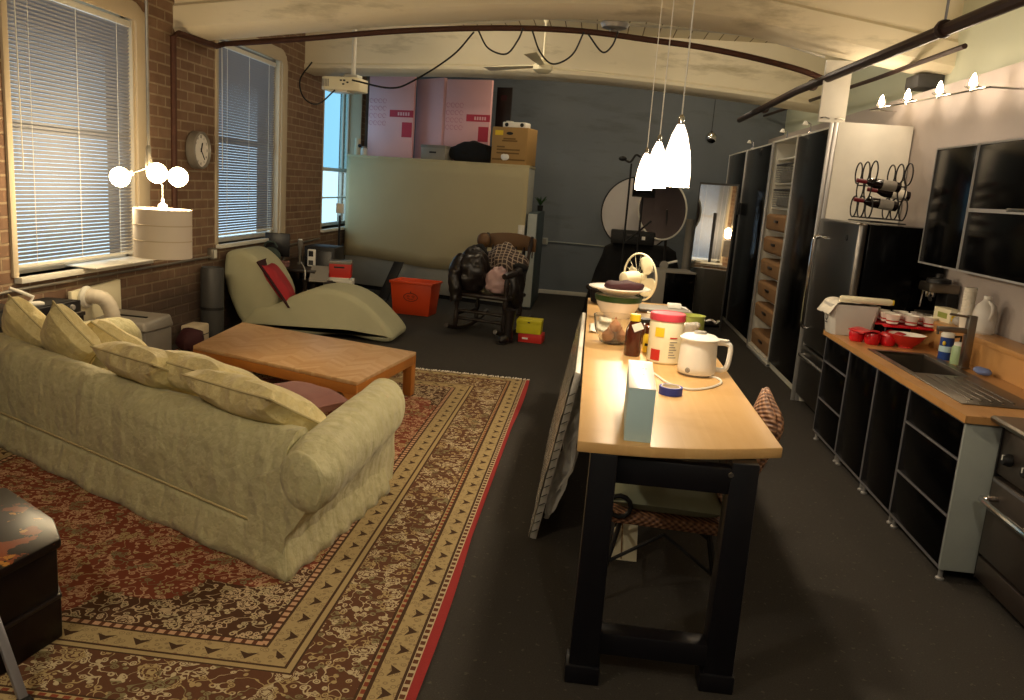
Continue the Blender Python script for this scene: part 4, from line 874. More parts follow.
turned(MB(), (-.27, -.26, .24), (.27, -.26, .24), .016).build('stretcher', 'wooddark', RC); turned(MB(), (-.27, -.26, .16), (.27, -.26, .16), .016).build('stretcher', 'wooddark', RC)
MB().box(-.30*K, .30*K, -.3*K, .25*K, .39*K, .43*K).build('seat', 'wooddark', RC, bevel=.015)
for k in range(5): turned(MB(), (-.17+.085*k, .22, .43), (-.18+.09*k, .40, .9), .011).build('spindle', 'wooddark', RC)
cr = MB(); cr.loft([[Vector((x, .40+.05*(1-(x/.3)**2), z))*K for z in (.86, 1.04-.04*(x/.3)**2)]+[Vector((x, .43+.05*(1-(x/.3)**2), z))*K for z in (1.04-.04*(x/.3)**2, .86)] for x in [-.31+.62*i/12 for i in range(13)]]); cr.build('crest_rail', 'woodbrown', RC, bevel=.006)
def on_chair(x, y, z): return RC.matrix_basis @ (Vector((x, y, z))*K)
bpy.context.view_layer.update()
CR = RC.rotation_euler.z
def local_thing(name, label, cat, x, y, z): v = Matrix.Rotation(CR, 3, 'Z') @ (Vector((x, y, z))*K); return thing(name, label, cat, v+Vector((-1.22, 10.25, 0)), CR)
t = local_thing('bolster', 'brown round bolster tied to the left top of the rocking chair', 'cushion', -.27, .34, .94); MB().sphere((0, 0, 0), .095, 16, 10, (1, .8, 1.05)).build('bolster', 'woodbrown', t); MB().lathe([(.098, -.01), (.098, .01)], seg=18, axis=(0, 1, 0)).build('tie', 'wooddark', t)
t = local_thing('leather_jacket', 'black leather jacket heaped over the left arm of the rocking chair', 'jacket', -.17, -.12, .435)
MB().sphere((-.01, .0, .24), .27, 40, 28, (.72, .8, 1.15)).lump(.05, 5, 4).lump(.03, 13, 9).lump(.01, 30, 2).map(lambda p: (p.x, p.y, max(.012, p.z))).build('body', 'leather', t, sharp=80)
MB().tube(smooth_path([(-.1, -.12, .42), (-.14, -.22, .26), (-.13, -.25, .05), (-.1, -.24, -.1)], 8), .075, 14).lump(.03, 9, 3).lump(.012, 24, 6).build('sleeve', 'leather', t, sharp=80)
MB().sphere((.0, .1, .5), .12, 20, 14, (1, .7, .8)).lump(.04, 9, 2).build('collar', 'backdrop', t)
t = local_thing('plaid_blanket', 'brown and cream plaid blanket bunched at the rocking chair back', 'blanket', .08, .16, .56)
MB().sphere((0, 0, .2), .27, 36, 24, (1.0, .42, .95)).lump(.06, 6, 7).lump(.02, 15, 3).build('folds', 'plaid', t, sharp=60)
t = local_thing('plastic_bag', 'shiny pinkish plastic bag on the right side of the rocking chair seat', 'bag', .12, -.1, .435)
MB().sphere((0, 0, .15), .2, 36, 24, (.95, .75, .85)).lump(.05, 7, 11).lump(.025, 17, 4).map(lambda p: (p.x, p.y, max(.012, p.z))).build('body', 'plastic_pink', t, sharp=60); MB().sphere((.02, -.02, .31), .05, 12, 8, (.7, .6, .8)).lump(.02, 12).build('knot', 'plastic_pink', t)
t = local_thing('dark_coat', 'dark brown coat hanging over the right arm of the rocking chair', 'coat', .27, .0, .5)
MB().sphere((0, 0, .02), .2, 32, 22, (.45, .9, 1.35)).lump(.04, 7, 13).lump(.02, 18, 3).build('body', 'leather', t, sharp=60); MB().sphere((.03, .05, .26), .1, 14, 8, (1, .8, .5)).lump(.02, 10).build('hood', 'backdrop', t)
t = thing('black_boot', 'tall shiny black boot on the floor right of the rocking chair', 'boot', (-.93, 9.62, 0), math.radians(-20))
MB().loft([[Vector((math.cos(2*PI*j/14)*r, math.sin(2*PI*j/14)*r*1.1+dy, z)) for j in range(14)] for r, dy, z in ((.055, .04, .02), (.06, .04, .1), (.055, .05, .22), (.075, .06, .4), (.07, .06, .4))]).build('shaft', 'leather', t); MB().sphere((0, -.07, .05), .075, 14, 10, (.75, 1.4, .75)).map(lambda p: (p.x, p.y, max(.012, p.z))).build('toe', 'leather', t); MB().box(-.05, .05, -.16, .1, 0, .018).build('sole', 'black', t, bevel=.005)
p = G(529, 343, 0); t = thing('shoe_box', 'red shoe box on the floor beneath the lime yellow one', 'box', (p.x+.02, p.y+.12, 0), math.radians(-6)); MB().box(-.15, .14, -.11, .13, 0, .11).build('box', 'redbox', t, bevel=.004); MB().box(-.1, -.03, -.114, -.108, .04, .06).build('label_print', 'bright', t)
t = thing('shoe_box', 'lime yellow shoe box stacked on the red one by the rocking chair', 'box', (p.x-.01, p.y+.12, .111), math.radians(-2)); MB().box(-.155, .145, -.12, .13, 0, .16).build('box', 'yellow', t, bevel=.004); MB().box(-.158, .148, -.123, .133, .12, .165).build('lid', 'yellow', t, bevel=.003); MB().box(-.02, .01, -.126, -.12, .13, .145).build('thumb_hole', 'ink', t)

# ------------------------------------------------------------------ projector and ceiling fan
pc = AY(345, 84, 9.5)
pj = thing('projector', 'cream ceiling projector on a white drop pole before the far window', 'projector', (pc.x, 9.5, pc.z), math.radians(-8))
mb = MB(); mb.prism(octo(.23, .17, .05), 'z', -.085, .06); mb.build('case', 'cream', pj, bevel=.012)
MB().tube([(.10, 0, .1), (.10, 0, ZC-pc.z)], .026, 10).build('pole', 'white', pj); MB().box(.02, .18, -.07, .07, .06, .1).build('bracket', 'white', pj, bevel=.006); MB().box(.02, .18, -.08, .08, ZC-pc.z-.03, ZC-pc.z).build('ceiling_plate', 'white', pj, bevel=.006)
MB().lathe([(.055, 0), (.055, .02), (.04, .025)], (-.1, .17, -.02), 18, (0, 1, 0)).build('lens', 'ink', pj)
vn = MB()
for k in range(5): vn.box(-.2+.018*k, -.19+.018*k, -.174, -.168, -.05, .03)
vn.build('vent', 'grey', pj)
for k, (x, z) in enumerate(((.03, .02), (.07, .02), (.11, .0), (.06, -.02))): MB().box(x-.012, x+.012, -.176, -.168, z-.008, z+.008).build('port', 'ink', pj)
MB().box(-.16, .08, -.12, .1, -.1, -.085).build('lamp_door', 'bright', pj, bevel=.006)
fc = AY(543, 66, 10.6)
fn = thing('ceiling_fan', 'cream ceiling fan hanging in front of the farther beam', 'fan', (fc.x, 10.6, fc.z))
MB().lathe([(.02, .04), (.09, .035), (.125, 0), (.12, -.05), (.07, -.085), (.02, -.09)], seg=24).build('motor', 'cream', fn); MB().tube([(0, 0, .04), (0, 0, ZC-fc.z)], .014, 8).build('down_rod', 'cream', fn); MB().lathe([(.02, -.09), (.06, 0)], (0, 0, ZC-fc.z), 18).build('canopy', 'cream', fn); MB().lathe([(.03, .04), (.05, .07), (.03, .1)], seg=16).build('rod_collar', 'cream', fn)
for k in range(3):
    a = math.radians(145+120*k); m = Matrix.Rotation(a, 4, 'Z') @ Matrix.Rotation(math.radians(12), 4, 'X'); bl = MB()
    bl.hexa([(.1, -.035, -.004), (.95, -.075, -.004), (.95, .075, -.004), (.1, .035, -.004), (.1, -.035, .004), (.95, -.075, .004), (.95, .075, .004), (.1, .035, .004)]); bl.xf(m).build('blade', 'cream', fn, bevel=.002)

# ------------------------------------------------------------------ photo gear, mirror and cabinet box in the far right
bd = thing('black_drape', 'black cloth draped over a stand below the round reflectors', 'drape', (.72, 12.7, 0))
prof_ = [(.78, 0), (.74, .2), (.62, .7), (.52, 1.05), (.40, 1.12)]
MB().loft([[(math.cos(2*PI*j/36)*r*(1+.05*math.sin(j*2.1+z*3)), math.sin(2*PI*j/36)*r*.5*(1+.05*math.sin(j*2.9)), z) for j in range(36)] for r, z in prof_]).build('cloth', 'backdrop', bd, sharp=60)
t = thing('gear_case', 'black equipment case with pale tags on top of the draped stand', 'case', (.58, 12.5, 1.125)); MB().box(-.32, .32, -.14, .14, 0, .2).build('case', 'black', t, bevel=.015); MB().box(.13, .18, -.15, -.138, .08, .13).build('tag', 'bright', t); MB().box(-.09, .09, -.155, -.14, .12, .15).build('handle', 'dgrey', t, bevel=.004)
t = thing('gear_heap', 'heap of small black and silver camera gear before the draped stand', 'gear', (.98, 12.05, 0)); MB().box(-.33, .22, -.22, .22, 0, .78).build('crate', 'black', t, bevel=.01); MB().sphere((-.05, 0, .84), .24, 20, 12, (1.1, .7, .45)).lump(.05, 8, 5).build('gear', 'backdrop', t); MB().lathe([(.06, 0), (.06, .1)], (.05, -.14, .88), 14, (0, -1, .3)).build('lens_barrel', 'grey', t); MB().tube([(.1, -.1, .92), (.24, -.14, .97)], .018, 8).build('grip', 'bright', t)
rc = AY(638, 214, 12.9); t = thing('reflector_disc', 'big round white photo reflector standing behind the microphone stand', 'reflector', (rc.x, 12.95, rc.z), 0); Rr = .56
MB().lathe([(Rr, -.006), (Rr, .006)], seg=48, axis=Vector((-.1, -1, .12))).build('fabric', 'disc', t); MB().tube([Vector((0, 0, 0))+(Vector((1, -.1, 0)).normalized()*math.cos(2*PI*k/48)+Vector((0, .12, 1)).normalized()*math.sin(2*PI*k/48))*Rr for k in range(48)], .012, 6, closed=True).build('rim', 'black', t)
MB().bar((0, .02, -Rr), (0, .12, -rc.z+.01), .03).build('support', 'black', t)
rc = AY(662, 210, 12.3); t = thing('mesh_dish', 'dark mesh dish with a white rim tilted before the white reflector', 'dish', (rc.x, 12.3, rc.z))
nrm = Vector((-.62, -.72, -.05)).normalized(); ux = Vector((-.12, .0, 1)); ux = (ux-nrm*ux.dot(nrm)).normalized(); uy = nrm.cross(ux); RA = .43
MB().loft([[nrm*(-.12*(1-q*q))+(ux*math.cos(2*PI*k/40)+uy*math.sin(2*PI*k/40))*RA*q for k in range(40)] for q in (.02, .3, .6, .85, 1)], caps=False).build('bowl', 'discdark', t)
MB().tube([(ux*math.cos(2*PI*k/40)+uy*math.sin(2*PI*k/40))*RA for k in range(40)], .014, 6, closed=True).build('rim', 'white', t); MB().tube([Vector((.1, .05, -.3)), Vector((.14, .06, -rc.z+.01))], .02, 8).build('pole', 'black', t); MB().tube([-nrm*.12, Vector((.1, .05, -.3))], .014, 6).build('bracket', 'black', t)
p = AY(624, 240, 12.1); ms = thing('microphone_stand', 'black boom microphone stand rising left of the lit pendants', 'stand', (p.x, 12.1, 0)); zt = AY(624, 163, 12.1).z
MB().tube([(0, 0, .05), (0, 0, zt)], .014, 8).build('pole', 'black', ms); MB().tube([(0, 0, 1.15), (.36, -.05, 1.5)], .014, 8).build('boom', 'black', ms); MB().tube(smooth_path([(-.12, 0, zt+.06), (-.02, 0, zt+.02), (.05, 0, zt+.12), (.12, 0, zt+.1)], 5), .016, 7).build('gooseneck', 'black', ms); MB().sphere((-.13, 0, zt+.06), .045, 12, 8, (1.3, 1, .8)).build('microphone', 'black', ms)
for k in range(3): a = k*2.1; MB().tube([(0, 0, .25), (.3*math.cos(a), .3*math.sin(a), .015)], .013, 7).build('leg', 'black', ms)
p = AY(637, 186, 11.9); t = thing('softbox_lamp', 'black studio light head behind the lit pendant shades', 'studio light', (p.x+.1, 11.9, 0)); zt = p.z
MB().loft([[(-.16*s_, y, zt-.02-.13*s_), (.16*s_, y, zt-.02-.13*s_), (.16*s_, y, zt-.02+.13*s_), (-.16*s_, y, zt-.02+.13*s_)] for s_, y in ((.5, .2), (1, -.1), (.96, -.1), (.5, .15))]).build('box', 'backdrop', t); MB().tube([(0, .1, .02), (0, .1, zt-.1)], .014, 8).build('pole', 'black', t)
for k in range(3): a = k*2.1+.4; MB().tube([(0, .1, .3), (.28*math.cos(a), .1+.28*math.sin(a), .015)], .012, 7).build('leg', 'black', t)
p = AY(685, 270, 12.6); t = thing('paper_tube', 'tall grey backdrop paper tube beside the mirror', 'tube', (p.x, 12.6, 0)); MB().lathe([(.06, 0), (.06, AY(687, 219, 12.6).z), (.045, AY(687, 219, 12.6).z), (.045, 1.0)], seg=18).build('tube', 'grey', t); MB().lathe([(.063, .5), (.063, .54)], seg=18).build('strap', 'dgrey', t)
a, b = AY(655, 270, 11.3), AY(697, 272, 11.3); zt = a.z; w = b.x-a.x
t = thing('cabinet_box', 'grey sided box cabinet with black front standing past the table end', 'cabinet', ((a.x+b.x)/2, 11.3, 0), math.radians(9))
MB().box(-w/2-.02, w/2, -.02, .5, .02, zt).build('carcass', 'grey', t, bevel=.006); MB().box(-w/2+.14, w/2-.01, -.04, -.02, .04, zt-.02).build('front', 'gloss', t, bevel=.004); MB().box(-w/2, w/2-.02, 0, .48, 0, .02).build('plinth', 'black', t)
m0, m1 = AY(699, 300, 13.4), AY(725, 178, 13.4)
mr = thing('standing_mirror', 'tall frameless mirror leaning at the end of the wardrobes', 'mirror', (AY(710, 250, 12.1).x, 12.1, 0), math.radians(-26)); mh = 2.1
m = Matrix.Rotation(math.radians(-2.0), 4, 'X')
MB().box(-.27, .27, -.004, .0, .03, mh-.03).xf(m).build('mirror_glass', 'mirror', mr); MB().box(-.29, .29, .002, .03, .0, mh).xf(m).build('back_frame', 'dgrey', mr, bevel=.004)
MB().box(-.02, .02, .03, .06, .0, mh*.8).build('back_strut', 'dgrey', mr)
db = AY(711, 138, 13.6); t = thing('mirror_ball', 'small silver ball hanging above the standing mirror', 'ornament', (db.x, 13.6, db.z)); MB().sphere((0, 0, 0), .09, 18, 12).build('ball', 'chrome', t); MB().tube([(0, 0, .09), (0, 0, ZC-db.z)], .005, 5).build('cord', 'cable', t); MB().lathe([(.02, .085), (.02, .105)], seg=10).build('cap', 'dgrey', t)

# ------------------------------------------------------------------ wardrobes along the right wall
WX = 2.14; WT = 2.63
def wardrobe(y0, y1, label, leaves):
    t = thing('wardrobe', label, 'wardrobe', (WX, (y0+y1)/2, 0), group='black gloss wardrobes along the right wall'); d = XR-WX-.01; h = (y1-y0)/2-.004
    MB().box(.03, d, -h, h, .0, .07).box(.03, d, -h, -h+.02, .07, WT).box(.03, d, h-.02, h, .07, WT).box(.03, d, -h+.02, h-.02, WT-.02, WT).box(d-.02, d, -h+.02, h-.02, .07, WT-.02).build('carcass', 'white', t)
    for i in range(leaves):
        a = -h+2*h*i/leaves; b = -h+2*h*(i+1)/leaves
        dr = MB().box(.0, .026, a+.035, b-.035, .08, WT-.03).build('door', 'gloss', t, bevel=.002)
        MB().box(-.004, .03, a+.003, a+.035, .06, WT-.01).build('door_rail', 'alu', dr, bevel=.003); MB().box(-.004, .03, b-.035, b-.003, .06, WT-.01).build('door_rail', 'alu', dr, bevel=.003)
    return t
wardrobe(8.02, 9.60, 'black gloss wardrobe beside the refrigerator with a white end panel', 1)
t_ = [o for o in bpy.data.objects if o.name == 'wardrobe'][0]
MB().box(-.01, XR-WX-.012, -.79-.022, -.79-.002, 0, WT+.005).build('end_panel', 'white', t_, bevel=.003)
MB().box(-.05, -.012, -.81, -.785, 0, WT).box(-.09, -.055, -.81, -.79, 0, WT-.005).build('track_profile', 'alu', t_, bevel=.004)
ow = thing('open_wardrobe', 'open white wardrobe bay stacked with baskets between black doors', 'wardrobe', (WX, 10.26, 0)); d = XR-WX-.01; h = .645
ZS = [.08, .42, .70, .98, 1.26, 1.54, 1.82, 2.12, 2.42]
cb = MB().box(.0, d, -h, -h+.02, .0, WT).box(.0, d, h-.02, h, 0, WT).box(.0, d, -h+.02, h-.02, WT-.02, WT).box(d-.02, d, -h+.02, h-.02, 0, WT-.02).box(0, d-.02, -h+.02, h-.02, 0, .07); cb.build('carcass', 'white', ow)
for z in ZS[1:]: MB().box(.08, d-.02, -h+.02, h-.02, z-.02, z).build('shelf', 'white', ow)
MB().box(-.01, .02, h-.05, h-.0, .02, WT).build('door_rail', 'alu', ow, bevel=.003); MB().box(-.01, .06, -h, h, .0, .03).build('floor_track', 'alu', ow, bevel=.003)
LB = ['lowest tan fibre basket in the open bay near the floor', 'second tan fibre basket up in the open bay', 'third tan fibre basket up in the open bay', 'fourth tan fibre basket up in the open bay', 'fifth tan fibre basket up in the open bay', 'topmost tan fibre basket under the wire ones']
for k in range(6):
    z = ZS[k] if k else .07
    b = thing('fibre_basket', LB[k], 'basket', (WX+.03, 10.24, z), 0, 'tan baskets in the open wardrobe bay')
    mb = MB(); w0 = .2; prof_ = [(-.0, .02), (.02, 0), (.44, 0), (.46, .02), (.46, .17), (.44, .20), (.02, .20), (-.01, .17)]
    mb.loft([[(x, y, z_) for x, z_ in prof_] for y in (-.59, -.57, .57, .59)]); mb.build('basket', 'tan', b, bevel=.006); MB().box(-.018, -.004, -.1, .1, .1, .13).build('handle', 'wooddark', b, bevel=.004)
for k, lab in ((6, 'lower wire basket of the open wardrobe bay'), (7, 'upper wire basket near the top of the open wardrobe bay')):
    b = thing('wire_basket', lab, 'basket', (WX+.04, 10.24, ZS[k]), 0, 'wire baskets in the open wardrobe bay'); wr_ = MB()
    for j in range(8):
        z = .012+j*.028; wr_.tube([(0, -.44, z), (.36, -.44, z), (.36, .44, z), (0, .44, z)], .005, 4, closed=True)
    for j in range(12):
        y = -.44+.08*j; wr_.tube([(0, y, .21), (0, y, .01), (.36, y, .01), (.36, y, .21)], .004, 4)
    wr_.build('wires', 'wirebasket', b); MB().tube([(0, -.44, .215), (.36, -.44, .215), (.36, .44, .215), (0, .44, .215)], .012, 6, closed=True).build('rim', 'dgrey', b)
    MB().box(.03, .34, -.4, .4, .017, .13).build('linen', 'grey', b, bevel=.03)
wardrobe(10.92, 12.75, 'black gloss wardrobe door just left of the open basket bay', 1)
wardrobe(12.77, 14.42, 'farthest black gloss wardrobe behind the standing mirror', 1)
t = thing('hanging_bag', 'grey cloth bag hooked on the black door left of the open bay', 'bag', (WX-.03, 12.75, 1.75)); MB().box(-.012, .02, -.1, .1, -.08, .1).build('bag', 'dgrey', t, bevel=.008); MB().tube([(0, -.05, .1), (0, 0, .16), (0, .05, .1)], .006, 6).build('strap', 'dgrey', t)
for y, lab in ((9.3, 'small clip lamp on top of the wardrobe next to the open bay'), (10.4, 'small clip lamp above the open basket bay'), (12.6, 'small clip lamp above the door left of the open bay')):
    t = thing('clip_lamp', lab, 'lamp', (WX+.05, y, WT+.0)); MB().tube([(0, 0, 0), (0, 0, .09), (-.06, 0, .12)], .007, 6).build('arm', 'chrome', t); MB().lathe([(.012, .0), (.035, -.04), (.03, -.045)], (-.06, 0, .12), 12).build('lamp_head', 'bright', t); MB().box(-.03, .03, -.02, .02, 0, .01).build('clip', 'chrome', t)
a, b = AY(822, 124, 8.0), AY(845, 56, 8.0)
wb = thing('white_board', 'upright white board standing on the wardrobe corner below the dark pipe', 'board', ((a.x+b.x)/2+.06, 8.2, WT+.01)); w = .2
MB().box(-.11, .13, -.02, .02, 0, b.z-WT-.02).build('board', 'white', wb, bevel=.004)
for x in (-.06, .07): MB().tube([(x-.04, -.03, .035), (x, -.035, .045), (x+.045, -.03, .035)], .008, 6).build('clip', 'chrome', wb); 

# ------------------------------------------------------------------ refrigerator and wine rack
fr = thing('refrigerator', 'tall steel fronted refrigerator with a black side beside the counter', 'refrigerator', (2.10, 7.37, 0))
MB().box(.05, .66, -.6, .6, .05, 1.755).build('cabinet', 'gloss', fr, bevel=.008)
MB().box(-.03, .045, -.6, .6, .58, 1.765).build('upper_door', 'steel_dark', fr, bevel=.03, seg=3)
MB().box(-.03, .045, -.6, .6, .08, .565).build('freezer_drawer', 'steel_dark', fr, bevel=.03, seg=3)
MB().tube(smooth_path([(-.03, .48, 1.60), (-.075, .48, 1.58), (-.085, .48, 1.5), (-.085, .48, .86), (-.075, .48, .76), (-.03, .48, .74)], 6), .018, 10).build('door_handle', 'chrome', fr)
MB().tube(smooth_path([(-.03, .44, .5), (-.08, .42, .5), (-.085, .3, .5), (-.085, -.3, .5), (-.08, -.42, .5), (-.03, -.44, .5)], 6), .016, 10).build('drawer_handle', 'chrome', fr)
MB().lathe([(.025, 0), (.022, .008)], (-.03, -.33, 1.63), 16, (-1, 0, 0)).build('badge', 'ink', fr)
MB().box(.06, .6, -.5, .5, 0, .05).build('plinth', 'black', fr)
wk = thing('wine_rack', 'black wire wine rack of loops standing on the refrigerator', 'rack', (2.30, 7.2, 1.767))
RG = [(y, z) for z, ys in ((.12, (-.17, .03, .23)), (.27, (-.07, .13)), (.40, (-.17, .03, .23))) for y in ys]
for x in (-.1, .17):
    for y, z in RG:
        MB().tube([(x, y+.088*math.cos(2*PI*k/20), z+.088*math.sin(2*PI*k/20)) for k in range(20)], .006, 6, closed=True).build('loop', 'black', wk)
for y, z in ((-.17, .035), (.03, .035), (.23, .035), (-.17, .3), (.23, .3)): MB().tube([(-.1, y, z), (.17, y, z)], .006, 6).build('cross_wire', 'black', wk)
MB().tube([(-.1, -.27, .006), (-.1, .32, .006), (.17, .32, .006), (.17, -.27, .006)], .006, 6, closed=True).build('foot_wire', 'black', wk)
def bottle(px, py, Y, label, lbl):
    p = AY(px, py, Y); t = thing('wine_bottle', label, 'bottle', p, group='wine bottles in the wire rack'); t.rotation_euler = (0, math.radians(-84), 0)
    MB().lathe([(.03, -.17), (.04, -.165), (.041, .03), (.035, .06), (.016, .1), (.014, .17), (.016, .175)], seg=20).build('glass', 'wine', t); MB().lathe([(.0165, .1), (.0175, .11), (.0175, .178), (.012, .18)], seg=16).build('foil', 'foil', t)
    MB().lathe([(.0415, -.13), (.0422, -.12), (.0422, -.03), (.0415, -.02)], seg=24, caps=False).build('label', lbl, t)
bottle(879, 184, 7.05, 'topmost wine bottle with burgundy foil in the rack', 'silver'); bottle(889, 193, 7.28, 'middle wine bottle with the cream label in the rack', 'paper'); bottle(876, 203, 7.1, 'lowest wine bottle with burgundy foil in the rack', 'grey')

# ------------------------------------------------------------------ kitchen run
BX = 1.925; BACK = XR-.01
YS = [4.16, 4.90, 5.47, 6.07, 6.70]; BZ0, BZ1 = .07, .86
def unit(y0, y1, label, drawers):
    t = thing('base_cabinet', label, 'cabinet', (BX, (y0+y1)/2, 0), group='black kitchen base cabinets'); h = (y1-y0)/2-.002
    cz_ = BZ1 if drawers else .70
    cb = MB().box(.024, BACK-BX, -h, h, BZ0, cz_)
    if not drawers: cb.box(.024, .045, -h, h, cz_, BZ1)
    cb.build('carcass', 'white', t)
    MB().box(.0, .024, -h, -h+.009, BZ0, BZ1).box(.0, .024, h-.009, h, BZ0, BZ1).box(0, .024, -h+.009, h-.009, BZ0, BZ0+.012).build('edge_frame', 'dark_alu', t)
    zs = [BZ0+.014, .36, .665, BZ1] if drawers else [BZ0+.014, BZ1]
    for k in range(len(zs)-1):
        f = MB().box(.002, .023, -h+.010, h-.010, zs[k]+.002, zs[k+1]-.015).build('drawer_front' if drawers else 'door', 'gloss', t, bevel=.002)
        MB().box(-.001, .023, -h+.010, h-.010, zs[k+1]-.014, zs[k+1]-.004).build('grip_rail', 'dark_alu', f, bevel=.002)
    for y in (-h+.03, h-.03):
        MB().lathe([(.022, 0), (.022, .008), (.012, .015), (.012, BZ0)], (.03, y, 0), 12).build('foot', 'alu', t)
    for y in (-h+.05, h-.05): MB().lathe([(.02, 0), (.014, .015), (.014, BZ0)], (.6, y, 0), 10).build('foot', 'alu', t)
    return t
u0 = unit(YS[0], YS[1], 'black three drawer base cabinet nearest the stove', True)
MB().box(-.002, BACK-BX, -(YS[1]-YS[0])/2-.014, -(YS[1]-YS[0])/2, BZ0, BZ1).build('end_panel', 'palegrey', u0, bevel=.002)
unit(YS[1], YS[2], 'black single door base cabinet under the sink drainer', False); unit(YS[2], YS[3], 'black single door base cabinet under the sink bowl', False); unit(YS[3], YS[4], 'black three drawer base cabinet beside the refrigerator', True)
SX0, SX1, SY0, SY1 = 1.99, 2.42, 4.38, 5.92; BY0 = 5.12; CT = .90
wt = thing('worktop', 'long oiled wood kitchen worktop with the steel sink let into it', 'worktop', (BX-.02, 5.45, .862))
ox, oy = BX-.02, 5.45
X0, X1, Y0, Y1 = 0, BACK-ox, 4.125-oy, 6.73-oy
mb = MB(); sx0, sx1, s0, s1 = SX0-ox+.01, SX1-ox-.01, BY0-oy, SY1-oy-.03
mb.box(X0, sx0, Y0, Y1, 0, .038).box(sx1, X1, Y0, Y1, 0, .038).box(sx0, sx1, Y0, s0, 0, .038).box(sx0, sx1, s1, Y1, 0, .038); mb.build('slab', 'butcher', wt)
lg = thing('back_ledge', 'raised wooden ledge along the wall behind the sink', 'ledge', (2.56, 5.45, .901)); MB().box(0, BACK-2.56, Y0, Y1, .16, .195).build('top', 'butcher', lg, bevel=.003); MB().box(.012, .03, Y0, Y1, 0, .16).build('front_board', 'butcher', lg)
for y in (Y0+.03, 0, Y1-.03): MB().box(.03, BACK-2.56, y-.012, y+.012, 0, .16).build('bracket', 'butcher', lg)
LZ = 1.096
sk = thing('sink', 'inset stainless sink with bowl and ribbed drainer', 'sink', (ox, oy, .90))
w0, w1 = SX0-ox, SX1-ox; d0, d1 = SY0-oy, SY1-oy; e0, e1 = BY0-oy+.03, SY1-oy-.05; q0, q1 = w0+.04, w1-.06
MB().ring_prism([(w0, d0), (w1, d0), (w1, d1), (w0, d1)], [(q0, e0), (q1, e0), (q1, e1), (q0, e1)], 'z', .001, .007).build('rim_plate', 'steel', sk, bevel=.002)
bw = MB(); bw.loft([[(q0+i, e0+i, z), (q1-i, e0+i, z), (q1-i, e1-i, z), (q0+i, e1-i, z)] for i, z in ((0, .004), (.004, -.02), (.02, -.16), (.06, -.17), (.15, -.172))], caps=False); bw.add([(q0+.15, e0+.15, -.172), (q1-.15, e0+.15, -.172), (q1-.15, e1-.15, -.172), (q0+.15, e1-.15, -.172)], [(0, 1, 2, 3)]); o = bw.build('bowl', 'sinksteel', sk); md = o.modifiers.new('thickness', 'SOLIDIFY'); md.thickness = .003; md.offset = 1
for k in range(5): x = w0+.09+k*.055; MB().bar((x, d0+.1, .009), (x, e0-.06, .009), .016, .006).build('drainer_rib', 'steel', sk, bevel=.002)
for k in range(6): MB().lathe([(.007, .007), (.005, .0085)], (w0+.05+k*.06, d0+.05, 0), 10).build('stud', 'chrome', sk)
MB().lathe([(.035, -.17), (.03, -.166)], ((q0+q1)/2, (e0+e1)/2, 0), 18).build('drain', 'chrome', sk)
fp = G(962, 371, .907); fa = thing('faucet', 'square brushed steel mixer tap behind the sink', 'faucet', (2.45, 5.46, .908)); ft = AY(975, 316, 5.46).z-.908
MB().box(-.025, .025, -.025, .025, .0, ft).build('column', 'steel', fa, bevel=.004); MB().box(-.2, -.02, -.02, .02, ft*.66, ft*.66+.032).build('spout', 'steel', fa, bevel=.004); MB().tube([(-.19, 0, ft*.66), (-.19, 0, ft*.66-.02)], .014, 10).build('aerator', 'chrome', fa); MB().bar((-.02, 0, ft*.97), (-.14, 0, ft*1.0), .014).build('lever', 'steel', fa, bevel=.002); MB().box(-.032, .032, -.032, .032, 0, .008).build('base_plate', 'steel', fa, bevel=.002)
# upper cabinets
UX = 2.44
def upper(y0, y1, label, flaps):
    t = thing('wall_cabinet', label, 'cabinet', (UX, (y0+y1)/2, 1.505), group='black wall cabinets over the sink'); h = (y1-y0)/2-.002; hh = .835
    MB().box(.024, XR-UX-.004, -h, h, 0, hh).build('carcass', 'white' if 0 else 'dark_alu', t)
    zs = [0, .405, hh] if flaps else [0, hh]
    for k in range(len(zs)-1):
        f = MB().box(.0, .022, -h+.012, h-.012, zs[k]+.012, zs[k+1]-.012).build('flap' if flaps else 'door', 'gloss', t, bevel=.002)
        MB().ring_prism([(-h, zs[k]), (h, zs[k]), (h, zs[k+1]), (-h, zs[k+1])], [(-h+.012, zs[k]+.012), (h-.012, zs[k]+.012), (h-.012, zs[k+1]-.012), (-h+.012, zs[k+1]-.012)], 'x', -.003, .023).build('door_frame', 'alu', f)
        if flaps and k == 1: MB().box(-.012, 0, -.25, .2, zs[k]+.0, zs[k]+.02).build('grip', 'chrome', f, bevel=.003)
upper(5.78, 6.46, 'tall black wall cabinet door nearest the wine rack', False); upper(4.30, 5.776, 'wide black wall cabinet of two flaps above the faucet', True)
